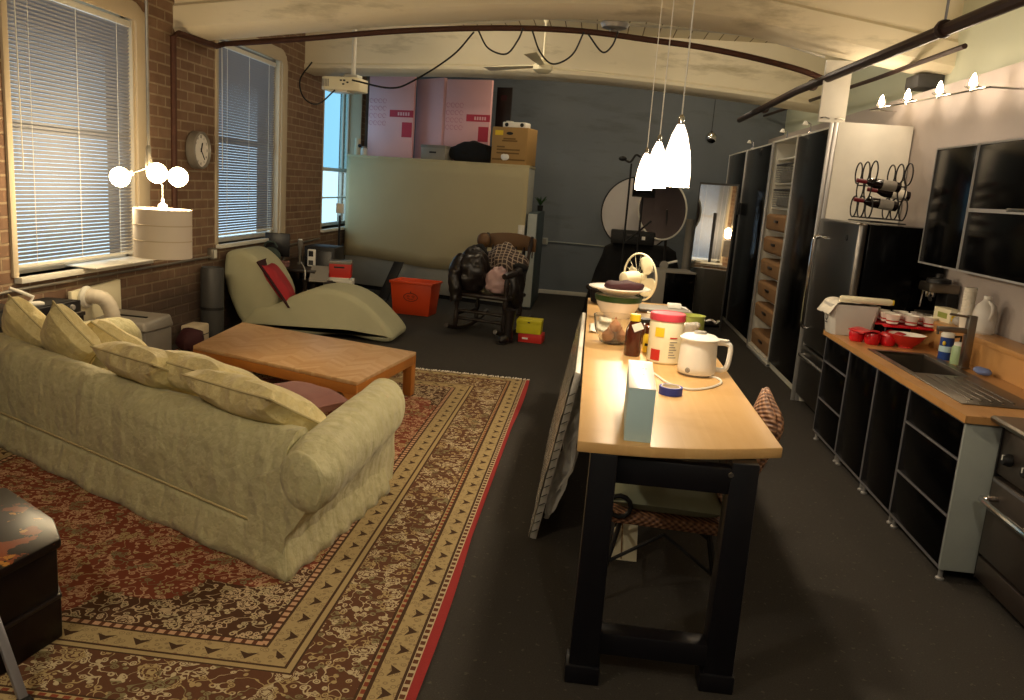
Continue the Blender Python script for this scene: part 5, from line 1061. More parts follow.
# track lights
a, b = AX(870, 110, XR-.25), AX(990, 87, XR-.25)
tl = thing('light_rail', 'thin wall rail carrying four small lit spots over the kitchen', 'light rail', (XR-.25, 0, 0)); MB().tube([a-tl.location, b-tl.location], .007, 6).build('rail', 'chrome', tl)
for v in (a, b): MB().tube([v-tl.location, v-tl.location+Vector((.25, 0, 0))], .007, 6).build('stand_off', 'chrome', tl)
TRACK = []
TL = ['leftmost', 'second from left', 'third from left', 'rightmost']
for k, (px, py) in enumerate(((881, 107), (907, 101), (939, 94), (973, 85))):
    q = AX(px, py, XR-.25); u = (q.y-a.y)/(b.y-a.y); q = a+(b-a)*u
    t = thing('rail_spot', f'{TL[k]} lit candle shaped spot on the kitchen wall rail', 'spot light', q+Vector((0, 0, .0)), group='lit spots on the wall rail')
    MB().lathe([(.012, 0), (.05, .022), (.053, .028), (.047, .026), (.012, .008)], seg=20).build('dish', 'glass', t); MB().lathe([(.014, .008), (.026, .03), (.027, .05), (.02, .08), (.006, .115)], seg=14).build('bulb', 'halogen', t); MB().lathe([(.013, -.012), (.013, .006)], seg=10).build('holder', 'chrome', t); TRACK.append(q+Vector((-.09, 0, .07)))

# ------------------------------------------------------------------ stove
sv = thing('stove', 'stainless oven stove at the right edge past the cabinets', 'stove', (2.095, 3.69, 0)); h = .44
MB().box(.03, .70, -h, h, .06, .87).build('body', 'stove', sv, bevel=.006); mb = MB(); mb.prism([(-.07, .89), (-.075, .905), (-.06, .915), (.7, .915), (.7, .87), (-.03, .87)], 'y', -h, h); mb.build('hob_top', 'steel', sv, bevel=.004)
MB().box(.0, .03, -h+.005, h-.005, .625, .865).build('control_panel', 'stove', sv, bevel=.004)
dr = MB().box(-.015, .03, -h+.01, h-.015, .2, .612).build('oven_door', 'stove', sv, bevel=.008)
MB().tube(smooth_path([(-.015, h-.1, .52), (-.07, h-.1, .515), (-.085, h-.14, .505), (-.085, -h+.14, .505), (-.07, -h+.1, .515), (-.015, -h+.1, .52)], 6), .016, 10).build('door_handle', 'chrome', dr)
MB().box(-.018, -.014, -h+.02, h-.03, .59, .605).build('door_trim', 'dark_alu', dr); MB().box(-.012, .03, -h+.01, h-.015, .07, .185).build('warming_drawer', 'stove', sv, bevel=.006)
MB().box(-.006, .03, h-.012, h, .06, .87).build('side_trim', 'black', sv)
for k in range(4):
    y = h-.12-.19*k; kn = MB().lathe([(.03, 0), (.032, .01), (.024, .035), (.022, .04)], (.0, y, .725), 18, (-1, 0, 0)).build('knob', 'black', sv); MB().box(-.044, -.03, y-.003, y+.003, .725, .75).build('pointer', 'bright', kn)
for x in (.08, .64):
    for y in (-h+.06, h-.06): MB().lathe([(.02, 0), (.02, .06)], (x, y, 0), 10).build('foot', 'black', sv)

# ------------------------------------------------------------------ things on the kitchen counter
CZ = .901
tb = thing('ice_tub', 'milky plastic tub with black side lettering at the counter\'s fridge end', 'tub', (2.05, 6.59, CZ), math.radians(2))
def rtub(mb, w0, w1, h, th=.005):
    def rr(w, d, z): return [(x, y, z) for x, y in octo(w, d, .03)]
    return mb.loft([rr(w0, w0*.62, 0), rr(w1, w1*.62, h), rr(w1-th, w1*.62-th, h), rr(w0-th, w0*.62-th, th)])
rtub(MB(), .155, .19, .24).build('tub', 'milky', tb, bevel=.004)
MB().box(-.13, .13, -.07, .07, .012, .1).build('ice_bag', 'milky', tb, bevel=.02)
text_part('ICE', .075, 'ink', tb, (-.178, 0.0, .13), (math.radians(90), math.radians(-90), math.radians(-90)))
nt_ = thing('bag_sheet', 'white patterned plastic sheet draped over the milky tub', 'sheet', (2.03, 6.59, CZ+.245), math.radians(4))
mb = MB(); mb.grid(14, 10, lambda u, v: ((u-.5)*.4, (v-.5)*.27, .02+.012*mnoise.noise(Vector((u*5, v*5, 1)))-max(0, .16-u)*.65)); o = mb.build('sheet', 'paper', nt_); md = o.modifiers.new('thickness', 'SOLIDIFY'); md.thickness = .004
ink = MB()
for pts in (((-.1, -.05), (-.03, .05)), ((.02, -.08), (.08, .02), (.14, -.02)), ((.07, .06), (.16, .07))): ink.tube([(x, y, .034) for x, y in pts], .003, 5)
ink.build('black_lines', 'ink', nt_)
ys_ = thing('yellow_sleeve', 'pale yellow rolled sleeve lying along the front of the draped tub', 'roll', (2.11, 6.47, CZ+.285), math.radians(-3)); MB().lathe([(.02, -.19), (.026, -.18), (.026, .17), (.02, .19)], seg=14, axis=(1, 0, 0)).build('sleeve', 'cream', ys_)
MB().lathe([(.02, -.0), (.021, .012)], (.19, 0, 0), 14, (1, 0, 0)).build('end_cap', 'label_yellow', ys_)
# red silicone moulds, red rack of cups
p = G(878, 345, CZ); rm = thing('silicone_mould', 'shiny red silicone bun mould on the counter before the white cups', 'mould', (2.14, 6.22, CZ), math.radians(12))
mo = MB()
for i, (x, y) in enumerate(((-.11, .07), (0, .05), (.11, .02), (-.05, -.04), (.06, -.06))): mo.lathe([(.045, 0.001), (.055, .02), (.058, .06), (.05, .085), (.03, .08)], (x, y, 0), 16)
mo.build('cups', 'crimson', rm); fl = MB(); fl.grid(12, 8, lambda u, v: ((u-.5)*.34, (v-.5)*.2, .085+.02*math.sin(u*7))); o = fl.build('flange', 'crimson', rm); md = o.modifiers.new('thickness', 'SOLIDIFY'); md.thickness = .005
rk = thing('red_tray', 'red tray rack holding rows of small white cups', 'tray', (2.42, 6.47, CZ), math.radians(0))
mb = MB(); mb.grid(10, 6, lambda u, v: ((u-.5)*.42, (v-.5)*.36, .125+.012*math.sin(v*9))); o = mb.build('tray', 'crimson', rk); md = o.modifiers.new('thickness', 'SOLIDIFY'); md.thickness = .006
for x in (-.19, .19):
    for y in (-.16, .16): MB().tube([(x, y, 0), (x, y, .12)], .006, 6).build('leg', 'dgrey', rk)
CN = ['front left', 'front middle', 'front right', 'second row left', 'second row middle', 'second row right', 'back left', 'back middle', 'back right']; i = 0
first = None
for r in range(3):
    for c in range(3):
        loc = Vector((2.42-.135+.135*c, 6.47-.12+.12*r, CZ+.143)); lab = f'{CN[i]} white paper baking cup of the block on the red tray'
        if not first:
            first = thing('baking_cup', lab, 'cup', loc, group='baking cups on the red tray'); MB().lathe([(.040, 0), (.054, .065), (.059, .07), (.054, .07), (.036, .006)], seg=18).build('cup', 'china', first); MB().lathe([(.049, .052), (.02, .058)], seg=14).build('filling', 'cream', first)
            MB().lathe([(.0445, .016), (.047, .026)], seg=18, caps=False).build('red_band', 'redbox', first)
        else: dup(first, loc, 0, lab)
        i += 1
bo = thing('red_bowl', 'red china bowl white inside on the counter by the sink', 'bowl', (2.33, 6.14, CZ+.0)); MB().lathe([(.05, 0), (.05, .012), (.09, .045), (.125, .095), (.128, .1)], seg=32, caps=False).build('outside', 'redbox', bo); MB().lathe([(.128, .1), (.122, .1), (.085, .05), (.03, .02), (.001, .018)], seg=32, caps=False).build('inside', 'china', bo); MB().lathe([(.05, 0), (.05, .002)], seg=20).build('foot', 'china', bo)
fl = MB()
for k in range(7): fl.tube([(.06*math.cos(k*.9), .06*math.sin(k*.9), .046), (.085*math.cos(k*.9+.2), .085*math.sin(k*.9+.2), .064)], .004, 5)
fl.build('inner_pattern', 'ink', bo)
wp = thing('wipes_canister', 'navy blue wipes canister with white lid behind the sink', 'canister', (2.455, 5.77, CZ)); MB().lathe([(.044, 0), (.044, .15), (.04, .155)], seg=24).build('body', 'bluecan', wp); MB().lathe([(.045, .155), (.045, .175), (.036, .185), (.014, .19)], seg=24).build('lid', 'bright', wp)
lb = MB(); lb.lathe([(.0446, .055), (.0452, .06), (.0452, .09), (.0446, .095)], seg=24, caps=False); lb.build('pale_band', 'skyblue', wp); MB().sphere((-.03, -.03, .115), .02, 12, 8, (.5, .8, .8)).build('yellow_mark', 'label_yellow', wp)
so = thing('soap_bottle', 'pale green soap bottle with black pump beside the tap', 'bottle', (2.475, 5.62, CZ)); MB().lathe([(.042, 0), (.045, .02), (.045, .11), (.036, .125)], seg=22).build('body', 'soap', so); MB().lathe([(.036, .125), (.034, .145), (.015, .15)], seg=18).build('collar', 'bright', so); MB().tube([(0, 0, .15), (0, 0, .185), (-.04, 0, .18)], .008, 8).build('pump', 'ink', so)
sg = thing('sponge', 'crumpled blue sponge cloth right of the tap foot', 'sponge', (2.485, 5.28, CZ+.007)); MB().sphere((0, 0, .02), .06, 18, 10, (.75, 1.1, .35)).lump(.012, 16, 2).map(lambda p: (p.x, p.y, max(0, p.z))).build('cloth', 'sponge', sg); MB().box(-.02, .02, -.035, .035, .002, .012).build('pad', 'bluecan', sg)
# on the ledge
cs = thing('cup_stack', 'tall stack of white paper cups on the ledge', 'cups', (2.64, 5.98, LZ)); cu = MB()
for k in range(11): cu.lathe([(.032, .02*k), (.041, .02*k+.085), (.043, .02*k+.088), (.041, .02*k+.09)], seg=22)
cu.build('cups', 'paper', cs); MB().lathe([(.033, .175), (.03, .177)], seg=16).build('cup_base', 'paper', cs)
jg = thing('water_jug', 'translucent plastic jug against the wall right of the cups', 'jug', (2.68, 5.80, LZ)); MB().lathe([(.065, 0), (.075, .012), (.075, .14), (.06, .19), (.028, .225), (.024, .24)], seg=26).build('body', 'milky', jg); MB().lathe([(.026, .235), (.026, .255), (.02, .258)], seg=16).build('cap', 'bright', jg); MB().tube(smooth_path([(.0, -.03, .22), (.0, -.085, .2), (.0, -.095, .15), (.0, -.07, .1)], 5), .011, 8).build('handle', 'milky', jg)
cf = thing('coffee_machine', 'black and steel espresso machine on the ledge by the refrigerator side', 'coffee machine', (2.66, 6.58, LZ)); MB().box(-.1, .12, -.11, .12, 0, .03).build('base', 'steel', cf, bevel=.005); MB().box(.04, .12, -.1, .11, .03, .2).build('body', 'black', cf, bevel=.01); MB().box(-.1, .12, -.11, .12, .19, .26).build('head', 'steel', cf, bevel=.012); MB().lathe([(.09, .26), (.085, .29), (.03, .3), (.028, .325), (.02, .33)], seg=22).build('lid', 'black', cf)
MB().lathe([(.04, .15), (.045, .19)], (-.05, 0, 0), 18).build('group_head', 'chrome', cf); MB().tube([(-.05, -.02, .17), (-.09, -.1, .15), (-.1, -.16, .14)], .012, 8).build('portafilter', 'black', cf); MB().tube([(-.07, .09, .19), (-.075, .095, .06)], .006, 6).build('steam_wand', 'chrome', cf)
bx = thing('tea_carton', 'cream printed grocery carton on the ledge below the espresso machine', 'box', (2.64, 6.30, LZ), math.radians(8)); MB().box(-.04, .06, -.12, .1, 0, .1).build('carton', 'cream', bx, bevel=.004); MB().box(-.0425, -.039, -.08, .04, .03, .07).build('print', 'lime', bx); MB().box(-.03, .05, -.1225, -.119, .02, .06).build('print', 'label_yellow', bx)
pb = thing('clear_bag', 'small knotted clear bag on the ledge left of the cups', 'bag', (2.66, 6.13, LZ)); MB().sphere((0, 0, .035), .042, 14, 10, (1, 1, .85)).lump(.01, 18).map(lambda p: (p.x, p.y, max(0, p.z))).build('bag', 'wrap', pb); MB().sphere((0, 0, .08), .018, 10, 8).build('knot', 'bright', pb)

# ------------------------------------------------------------------ the tall table
TZ = .965
TQ = [Vector((.01, 2.86, 0)), Vector((.775, 3.03, 0)), Vector((.77, 6.98, 0)), Vector((.0, 6.98, 0))]; TO = Vector((.39, 4.95, 0))
tt = thing('tall_table', 'long tall worktable with thick pale wood top and black frame', 'table', TO)
def tmap(p):
    a, b = p.x, p.y; q = TQ[0]*(1-a)*(1-b)+TQ[1]*a*(1-b)+TQ[2]*a*b+TQ[3]*(1-a)*b
    return (q.x-TO.x, q.y-TO.y-.05*(1-b)*math.sin(PI*a), p.z)
mb = MB(); N = 10
mb.loft([[(k/N, 0, z) for k in range(N+1)]+[(1-k/N, 1, z) for k in range(N+1)] for z in (TZ-.042, TZ)]); mb.map(tmap).build('tabletop', 'maple', tt, bevel=.006)
LX = (.06, .575)
for x in LX:
    for y in (2.865 if x < .3 else 2.915, 6.78):
        MB().hexa([(x-TO.x-.008, y-TO.y, 0), (x-TO.x+.105, y-TO.y, 0), (x-TO.x+.105, y-TO.y+.105, 0), (x-TO.x-.008, y-TO.y+.105, 0), (x-TO.x, y-TO.y, TZ-.042), (x-TO.x+.1, y-TO.y, TZ-.042), (x-TO.x+.1, y-TO.y+.1, TZ-.042), (x-TO.x, y-TO.y+.1, TZ-.042)]).build('leg', 'satin', tt, bevel=.006)
        MB().box(x-TO.x-.02, x-TO.x+.112, y-TO.y-.01, y-TO.y+.112, 0.0, .075).build('foot_block', 'satin', tt, bevel=.006)
for y in (2.915, 6.8):
    MB().box(LX[0]-TO.x+.1, LX[1]-TO.x, y-TO.y, y-TO.y+.06, .80, .90).build('apron', 'satin', tt, bevel=.004)
    MB().box(LX[0]-TO.x+.1, LX[1]-TO.x, y-TO.y-.0, y-TO.y+.09, .10, .19).build('stretcher', 'satin', tt, bevel=.006)
for x in (LX[0]+.02, LX[1]+.02): MB().box(x-TO.x, x-TO.x+.06, 3.05-TO.y, 6.78-TO.y, .80, .90).build('apron', 'satin', tt, bevel=.004)
MB().lathe([(.012, 0), (.009, .004)], (LX[1]+.0-TO.x, 2.917-TO.y, .875), 12, (0, -1, 0)).build('bolt', 'chrome', tt)
def H_(px, pyb, pyt, z=TZ): b = G(px, pyb, z); return b, AY(px, pyt, b.y).z-z
# stools
wc_ = thing('wicker_stool', 'wicker backed bar stool with black iron legs pushed under the table', 'stool', (.45, 3.72, 0), math.radians(-4))
SHT = .45
MB().box(-.25, .25, -.22, .22, SHT-.06, SHT).build('seat', 'wicker', wc_, bevel=.02)
cu = pillow_mb(.52, .46, .11, .04, 3); cu.map(lambda p: (p.x, p.y, p.z+SHT+.05)); cu.build('cushion', 'sagecush', wc_)
bkf = lambda u, v: (.27+.17*v-.05*math.cos((u-.5)*3), (u-.5)*.44*(1-.12*v*v), SHT+.02+.56*v-.12*v*(2*u-1)**2)
bk = MB(); bk.grid(10, 14, bkf); o = bk.build('backrest', 'wicker', wc_); md = o.modifiers.new('thickness', 'SOLIDIFY'); md.thickness = .02
MB().tube(smooth_path([bkf(u, v) for u, v in ((0, 0), (0, .5), (0, 1), (.25, 1), (.5, 1), (.75, 1), (1, 1), (1, .5), (1, 0))], 4), .014, 8).build('back_rim', 'wicker', wc_)
for sx in (-1, 1):
    for sy_ in (-1, 1):
        pt = [(sx*.2, sy_*.18, SHT-.06), (sx*.23, sy_*.2, .25), (sx*.28, sy_*.23, .012)]; MB().tube(smooth_path(pt, 5), .011, 8).build('leg', 'black', wc_); MB().lathe([(.016, 0), (.016, .012)], (sx*.28, sy_*.23, 0), 10).build('glide', 'black', wc_)
for sy_ in (-1, 1): MB().tube([(-.24, sy_*.205, .20), (0, sy_*.19, .36), (.24, sy_*.205, .20)], .009, 7).build('brace', 'black', wc_)
for sx in (-1, 1): MB().tube([(sx*.235, -.2, .25), (sx*.235, .2, .25)], .009, 7).build('brace', 'black', wc_)
MB().tube([(-.21+.05*math.cos(k*PI/6), -.225, SHT+.03+.05*math.sin(k*PI/6)) for k in range(12)], .011, 7, closed=True).build('scroll', 'black', wc_)
bd_ = thing('cream_board', 'cream cardboard sheet leaning under the table behind the stool', 'board', (.27, 3.99, 0)); MB().hexa([(-.06, 0, 0), (.10, 0, 0), (.10, .02, 0), (-.06, .02, 0), (-.10, .12, .8), (.06, .12, .8), (.06, .14, .795), (-.10, .14, .795)]).build('sheet', 'cream', bd_); MB().bar((.02, -.004, 0.01), (-.02, .116, .79), .006, .004).build('fold_line', 'tan', bd_)
# framed picture in film, leaning on the table's left side
pf = thing('wrapped_frame', 'large frame wrapped in clear film leaning on the left of the table', 'frame', (-.16, 5.2, 0)); y0, y1 = -1.06, 1.1; tz = .93
def lean(u, y, w): return (-.035+u*.165+w*.98, y, .005+u*tz-w*.17)
fr_ = MB()
for (u0, u1, a, b) in ((0, .04, y0, y1), (.96, 1, y0, y1), (0.04, .96, y0, y0+.05), (.04, .96, y1-.05, y1)): fr_.hexa([lean(u, y, w) for w in (0, .028) for u, y in ((u0, a), (u1, a), (u1, b), (u0, b))])
fr_.build('frame', 'white', pf, bevel=.003)
MB().hexa([lean(u, y, w) for w in (.01, .018) for u, y in ((.04, y0+.05), (.96, y0+.05), (.96, y1-.05), (.04, y1-.05))]).build('backing', 'dgrey', pf)
mb = MB(); mb.grid(26, 40, lambda u, v: lean(u*1.0, y0-.01+(y1-y0+.02)*v, -.006-.012*abs(mnoise.noise(Vector((u*9, v*14, 2)))))); mb.build('film', 'wrap', pf, sharp=60)
mb = MB(); mb.grid(20, 4, lambda u, v: (lambda p: (p[0], p[1]-.012*abs(mnoise.noise(Vector((u*17, v*3, 7))))-.004, p[2]))(lean(u, y0, v*.034))); mb.build('film', 'wrap', pf, sharp=60)
mb = MB(); mb.grid(34, 10, lambda u, v: (lambda p, k: (p[0]+k.x*.03, p[1]+.03+k.y*.05, p[2]+k.z*.03))(lean(.12+u*.8, y0+.02, .036+v*(.03+.07*math.sin(PI*u))), mnoise.noise_vector(Vector((u*9, v*3, 1))))); mb.build('loose_film', 'wrap', pf, sharp=60)
st_ = MB()
for k in range(16): st_.bar(lean(.04+.055*k, y0-.02, .0), lean(.065+.055*k, y0-.02, .028), .004)
st_.build('edge_stripes', 'ink', pf)

# ------------------------------------------------------------------ things on the table
b0 = G(637, 442, TZ); w = .098; zt_ = AY(637, 388, b0.y).z; far = G(633, 360, zt_)
bb = thing('tall_carton', 'long pale blue and white carton standing on edge at the near table end', 'box', (b0.x, b0.y, TZ), math.radians(-2)); L_ = far.y-b0.y; hh = zt_-TZ
MB().box(-w/2, w/2, 0, L_, 0, hh-.002).build('carton', 'skyblue', bb, bevel=.003); MB().box(-w/2-.001, w/2+.001, -.0005, L_+.001, hh-.003, hh).build('white_top', 'bright', bb, bevel=.001)
ink = MB()
for k in range(3): ink.box(-.014+.01*k, -.009+.01*k, L_*.45, L_*.5, hh, hh+.0006)
for k in range(4): ink.box(-.02+.012*k, -.013+.012*k, L_*.68, L_*.7, hh, hh+.0006)
ink.build('grey_print', 'grey', bb)
p = G(671, 396, TZ); tp = thing('tape_roll', 'roll of blue masking tape lying on the table', 'tape', (p.x, p.y+.04, TZ)); MB().lathe([(.054, 0), (.054, .036), (.044, .036), (.044, 0), (.054, 0)], seg=36, caps=False).build('tape', 'bluetape', tp); MB().lathe([(.044, .001), (.044, .0365), (.040, .0365), (.040, .001), (.044, .001)], seg=36, caps=False).build('core', 'paper', tp)
k0, kh = H_(697, 377, 333); ke = thing('electric_kettle', 'white plastic electric kettle with side handle on the table', 'kettle', (k0.x, k0.y+.06, TZ)); kr = .098; kh = .185
MB().lathe([(kr*.93, .012), (kr, .025), (kr*.99, .05), (kr*.94, kh-.02), (kr*.93, kh)], seg=36).build('body', 'bright', ke); MB().lathe([(kr*.8, 0), (kr*.85, .012)], seg=30).build('base', 'grey', ke); MB().lathe([(kr*1.02, kh), (kr*1.03, kh+.008), (kr*.8, kh+.024), (kr*.3, kh+.032)], seg=36).build('lid', 'bright', ke); MB().lathe([(.035, kh+.03), (.03, kh+.042), (.01, kh+.045)], seg=20).build('lid_knob', 'grey', ke)
MB().tube(smooth_path([(kr*.9, 0, kh-.01), (kr+.045, 0, kh-.012), (kr+.062, 0, kh-.04), (kr+.055, 0, .06), (kr+.03, 0, .035), (kr*.95, 0, .035)], 6), .0135, 10).build('handle', 'bright', ke); MB().hexa([(kr*.9, -.03, kh-.015), (kr*.9, .03, kh-.015), (kr+.03, .015, kh+.0), (kr+.03, -.015, kh+.0), (kr*.9, -.03, kh+.01), (kr*.9, .03, kh+.01), (kr+.05, .012, kh+.008), (kr+.05, -.012, kh+.008)]).build('spout_rim', 'bright', ke); MB().lathe([(.014, 0), (.011, .006)], (-.055, -.082, .035), 14, Vector((-.5, -.8, 0))).build('switch', 'grey', ke)
solo('kettle_cord', MB().tube(smooth_path([G(x, y, TZ+.006) for x, y in ((641, 366), (652, 372), (668, 383), (688, 389), (708, 388), (721, 383), (717, 378), (706, 376))], 6), .006, 6), 'bright', 'white kettle cord curving over the table behind the tape roll', 'cord')
p, _ = H_(664, 364, 316); jr = thing('snack_jar', 'large cream plastic jar with pinkish red lid left of the kettle', 'jar', (p.x, p.y+.06, TZ)); R_ = .094; jh = .235
MB().lathe([(R_*.9, 0), (R_, .012), (R_*.98, .1), (R_, jh-.02), (R_*.95, jh)], seg=36).build('body', 'cream', jr); MB().lathe([(R_*1.02, jh), (R_*1.03, jh+.006), (R_*1.02, jh+.034), (R_*.97, jh+.038), (R_*.93, jh+.035)], seg=36).build('lid', 'lidpink', jr)
def decal(mb, r, a0, a1, z0, z1, th=.0012):
    n = 8; mb.loft([[(r*math.cos(a), r*math.sin(a), z) for r, z in ((r, z0), (r, z1), (r+th, z1), (r+th, z0))] for a in [a0+(a1-a0)*i/n for i in range(n+1)]]); return mb
A0 = -PI/2
decal(MB(), R_*1.003, A0-.75, A0-.2, .15, .2).build('yellow_print', 'label_yellow', jr); decal(MB(), R_*1.003, A0-.95, A0-.35, .02, .08).build('red_print', 'redbox', jr); decal(MB(), R_*1.003, A0+.15, A0+.6, .145, .152).build('red_line', 'redbox', jr)
tx = MB()
for k in range(7): decal(tx, R_*1.003, A0+.15, A0+.62-.1*(k % 3), .04+.014*k, .045+.014*k, .0006)
tx.build('small_print', 'grey', jr)
p, _ = H_(632, 357, 318); bt = thing('tea_bottle', 'brown tea bottle with yellow cap and white tag left of the jar', 'bottle', (p.x, p.y+.05, TZ)); MB().lathe([(.044, 0), (.048, .01), (.046, .08), (.047, .14), (.03, .185), (.022, .2)], seg=24).build('body', 'brown_liquid', bt); MB().lathe([(.03, .198), (.031, .202), (.03, .232), (.026, .235)], seg=20).build('cap', 'label_yellow', bt); MB().hexa([(.0, -.05, .14), (.05, -.052, .165), (.03, -.054, .2), (-.02, -.052, .18), (.0, -.053, .14), (.05, -.055, .165), (.03, -.057, .2), (-.02, -.055, .18)]).build('tag', 'bright', bt)
p, _ = H_(647, 353, 333); yb = thing('spice_bottle', 'small yellow labelled bottle with dark cap between tea bottle and jar', 'bottle', (p.x, p.y+.03, TZ)); MB().lathe([(.028, 0), (.03, .008), (.03, .09), (.02, .11)], seg=18).build('body', 'label_yellow', yb); MB().lathe([(.022, .11), (.023, .15), (.018, .153)], seg=16).build('cap', 'brown_liquid', yb); decal(MB(), .0302, A0-.6, A0+.6, .04, .055).build('dark_band', 'ink', yb)
p, _ = H_(643, 345, 330); dj = thing('dark_jar', 'dark round jar behind the small yellow bottle', 'jar', (p.x, p.y+.08, TZ)); MB().lathe([(.05, 0), (.055, .02), (.055, .1), (.04, .13)], seg=20).build('body', 'brown_liquid', dj); MB().lathe([(.045, .13), (.045, .15)], seg=20).build('lid', 'ink', dj)
p, _ = H_(613, 346, 312); gb = thing('glass_bowl', 'clear glass bowl of brown onions at the left of the table', 'bowl', (p.x+.0, p.y+.09, TZ)); MB().lathe([(.06, 0), (.08, .01), (.115, .08), (.128, .17), (.124, .17), (.11, .08), (.075, .015), (.01, .012)], seg=32).build('bowl', 'glass', gb)
on0 = None
for k, (x, y, z) in enumerate(((-.035, -.03, .05), (.045, -.01, .05), (0, .045, .05), (.005, -.005, .105))):
    lab = ['left brown onion in the glass bowl', 'right brown onion in the glass bowl', 'rear brown onion in the glass bowl', 'topmost brown onion in the glass bowl'][k]; loc = gb.location+Vector((x, y, z))
    if not on0:
        on0 = thing('onion', lab, 'onion', loc, group='onions in the glass bowl'); MB().lathe([(.006, -.036), (.025, -.03), (.037, -.005), (.035, .012), (.018, .03), (.006, .042), (.004, .055)], seg=18).build('bulb', 'onion', on0); MB().lathe([(.007, -.034), (.004, -.042)], seg=8).build('root', 'tan', on0)
    else: dup(on0, loc, k*1.3, lab)
p, _ = H_(617, 322, 300); sb = thing('serving_bowl', 'white bowl with dark green rim behind the glass bowl of onions', 'bowl', (p.x, p.y+.16, TZ)); MB().lathe([(.09, 0), (.1, .01), (.15, .1), (.165, .16), (.16, .16), (.13, .08), (.08, .015)], seg=36).build('bowl', 'china', sb); MB().lathe([(.160, .13), (.168, .135), (.171, .165), (.166, .172), (.16, .165)], seg=36, caps=False).build('green_rim', 'green', sb)
pl = thing('platter', 'wide white platter resting on the green rimmed bowl', 'plate', sb.location+Vector((0, 0, .173)), math.radians(-6)); MB().lathe([(.1, 0), (.12, .01), (.17, .04), (.22, .052), (.22, .058), (.165, .05), (.1, .02)], seg=40).build('plate', 'china', pl); MB().lathe([(.2, .053), (.203, .058), (.196, .058)], seg=40, caps=False).build('edge_ring', 'white', pl)
cp_ = thing('dark_cloth', 'dark brown cloth folded on top of the white platter', 'cloth', sb.location+Vector((.03, .02, .215))); MB().sphere((0, 0, .02), .13, 20, 12, (1.1, .8, .35)).lump(.02, 11, 4).map(lambda p: (p.x, p.y, max(0, p.z))).build('cloth', 'maroon', cp_); MB().tube([(-.12, -.02, .02), (0, .01, .045), (.13, 0, .03)], .008, 6).build('hem', 'wooddark', cp_)
p = G(594, 306, TZ); bp = thing('black_pan', 'black round pan at the far left corner of the table', 'pan', (p.x+.1, p.y+.2, TZ)); MB().lathe([(.1, 0), (.13, .015), (.145, .11), (.148, .115), (.143, .115), (.125, .02), (.02, .012)], seg=30).build('pan', 'satin', bp); MB().tube(smooth_path([(-.14, 0, .1), (-.17, -.02, .13), (-.15, -.06, .15), (-.1, -.1, .14)], 5), .011, 8).build('handle', 'satin', bp); MB().lathe([(.006, .115), (.009, .13)], (-.12, -.05, 0), 8).build('rivet', 'chrome', bp)
p = G(597, 330, TZ); pp_ = thing('paper_bags', 'crumpled white paper lying left of the glass bowl', 'paper', (p.x+.02, p.y+.05, TZ)); mb = MB(); mb.grid(10, 10, lambda u, v: ((u-.5)*.14, (v-.5)*.36, .006+.03*abs(mnoise.noise(Vector((u*4, v*6, 3)))))); o = mb.build('sheet', 'paper', pp_); md = o.modifiers.new('thickness', 'SOLIDIFY'); md.thickness = .003
mb = MB(); mb.grid(8, 8, lambda u, v: (.02+(u-.5)*.1, .08+(v-.5)*.16, .045+.03*abs(mnoise.noise(Vector((u*5, v*5, 8)))))); o = mb.build('torn_flap', 'paper', pp_); md = o.modifiers.new('thickness', 'SOLIDIFY'); md.thickness = .003
p = G(692, 335, TZ); gc = thing('enamel_pot', 'pea green enamel pot with a silver handle behind the kettle', 'pot', (p.x, p.y+.06, TZ)); MB().lathe([(.075, 0), (.082, .01), (.082, .12), (.086, .125), (.08, .125), (.076, .02), (.01, .01)], seg=30).build('pot', 'lime', gc); MB().tube(smooth_path([(.08, 0, .09), (.12, -.01, .1), (.15, -.01, .085), (.175, 0, .1)], 5), .012, 8).build('handle', 'chrome', gc); MB().lathe([(.08, .1), (.02, .104)], seg=24).build('contents', 'cream', gc)
p = G(655, 312, TZ); lp_ = thing('laptop', 'closed grey laptop lying across the table behind the jars', 'laptop', (.56, 6.1, TZ+.062), math.radians(4)); MB().box(-.19, .19, -.14, .14, .0, .012).build('base', 'dgrey', lp_, bevel=.004); MB().box(-.19, .19, -.14, .14, .013, .022).build('lid', 'grey', lp_, bevel=.003)
t = thing('book_stack_lower', 'brown covered book under the grey laptop', 'book', (.56, 6.1, TZ), math.radians(-3)); MB().box(-.2, .2, -.15, .15, .008, .052).build('pages', 'paper', t); MB().box(-.205, .205, -.155, .155, 0, .008).box(-.205, .205, -.155, .155, .052, .06).box(-.205, -.198, -.155, .155, .008, .052).build('cover', 'cardprint', t); t.name = 'book'
t = thing('white_adapter', 'small white adapter block on top of the grey laptop', 'adapter', (.64, 6.12, TZ+.085)); MB().box(-.05, .05, -.03, .03, 0, .035).build('block', 'bright', t, bevel=.006); MB().tube([(.05, 0, .015), (.08, -.03, .01), (.09, -.08, .008)], .004, 6).build('lead', 'bright', t)
t = thing('white_spatula', 'white spatula propped against the book behind the pink lidded jar', 'spatula', (.56, 5.72, TZ+.012), math.radians(40)); MB().bar((0, -.12, .01), (0, .12, .05), .022, .01).build('blade', 'bright', t, bevel=.003); MB().bar((0, .12, .05), (0, .2, .062), .012).build('grip', 'bright', t, bevel=.003)
t = thing('clear_bag', 'crumpled clear bag on the table behind the jar and pot', 'bag', (.66, 5.3, TZ)); MB().sphere((0, 0, .05), .09, 18, 12, (1, .8, .7)).lump(.03, 12, 6).map(lambda p: (p.x, p.y, max(0, p.z))).build('bag', 'wrap', t); MB().sphere((.05, -.03, .1), .022, 8, 6).lump(.008, 20).build('knot', 'wrap', t)
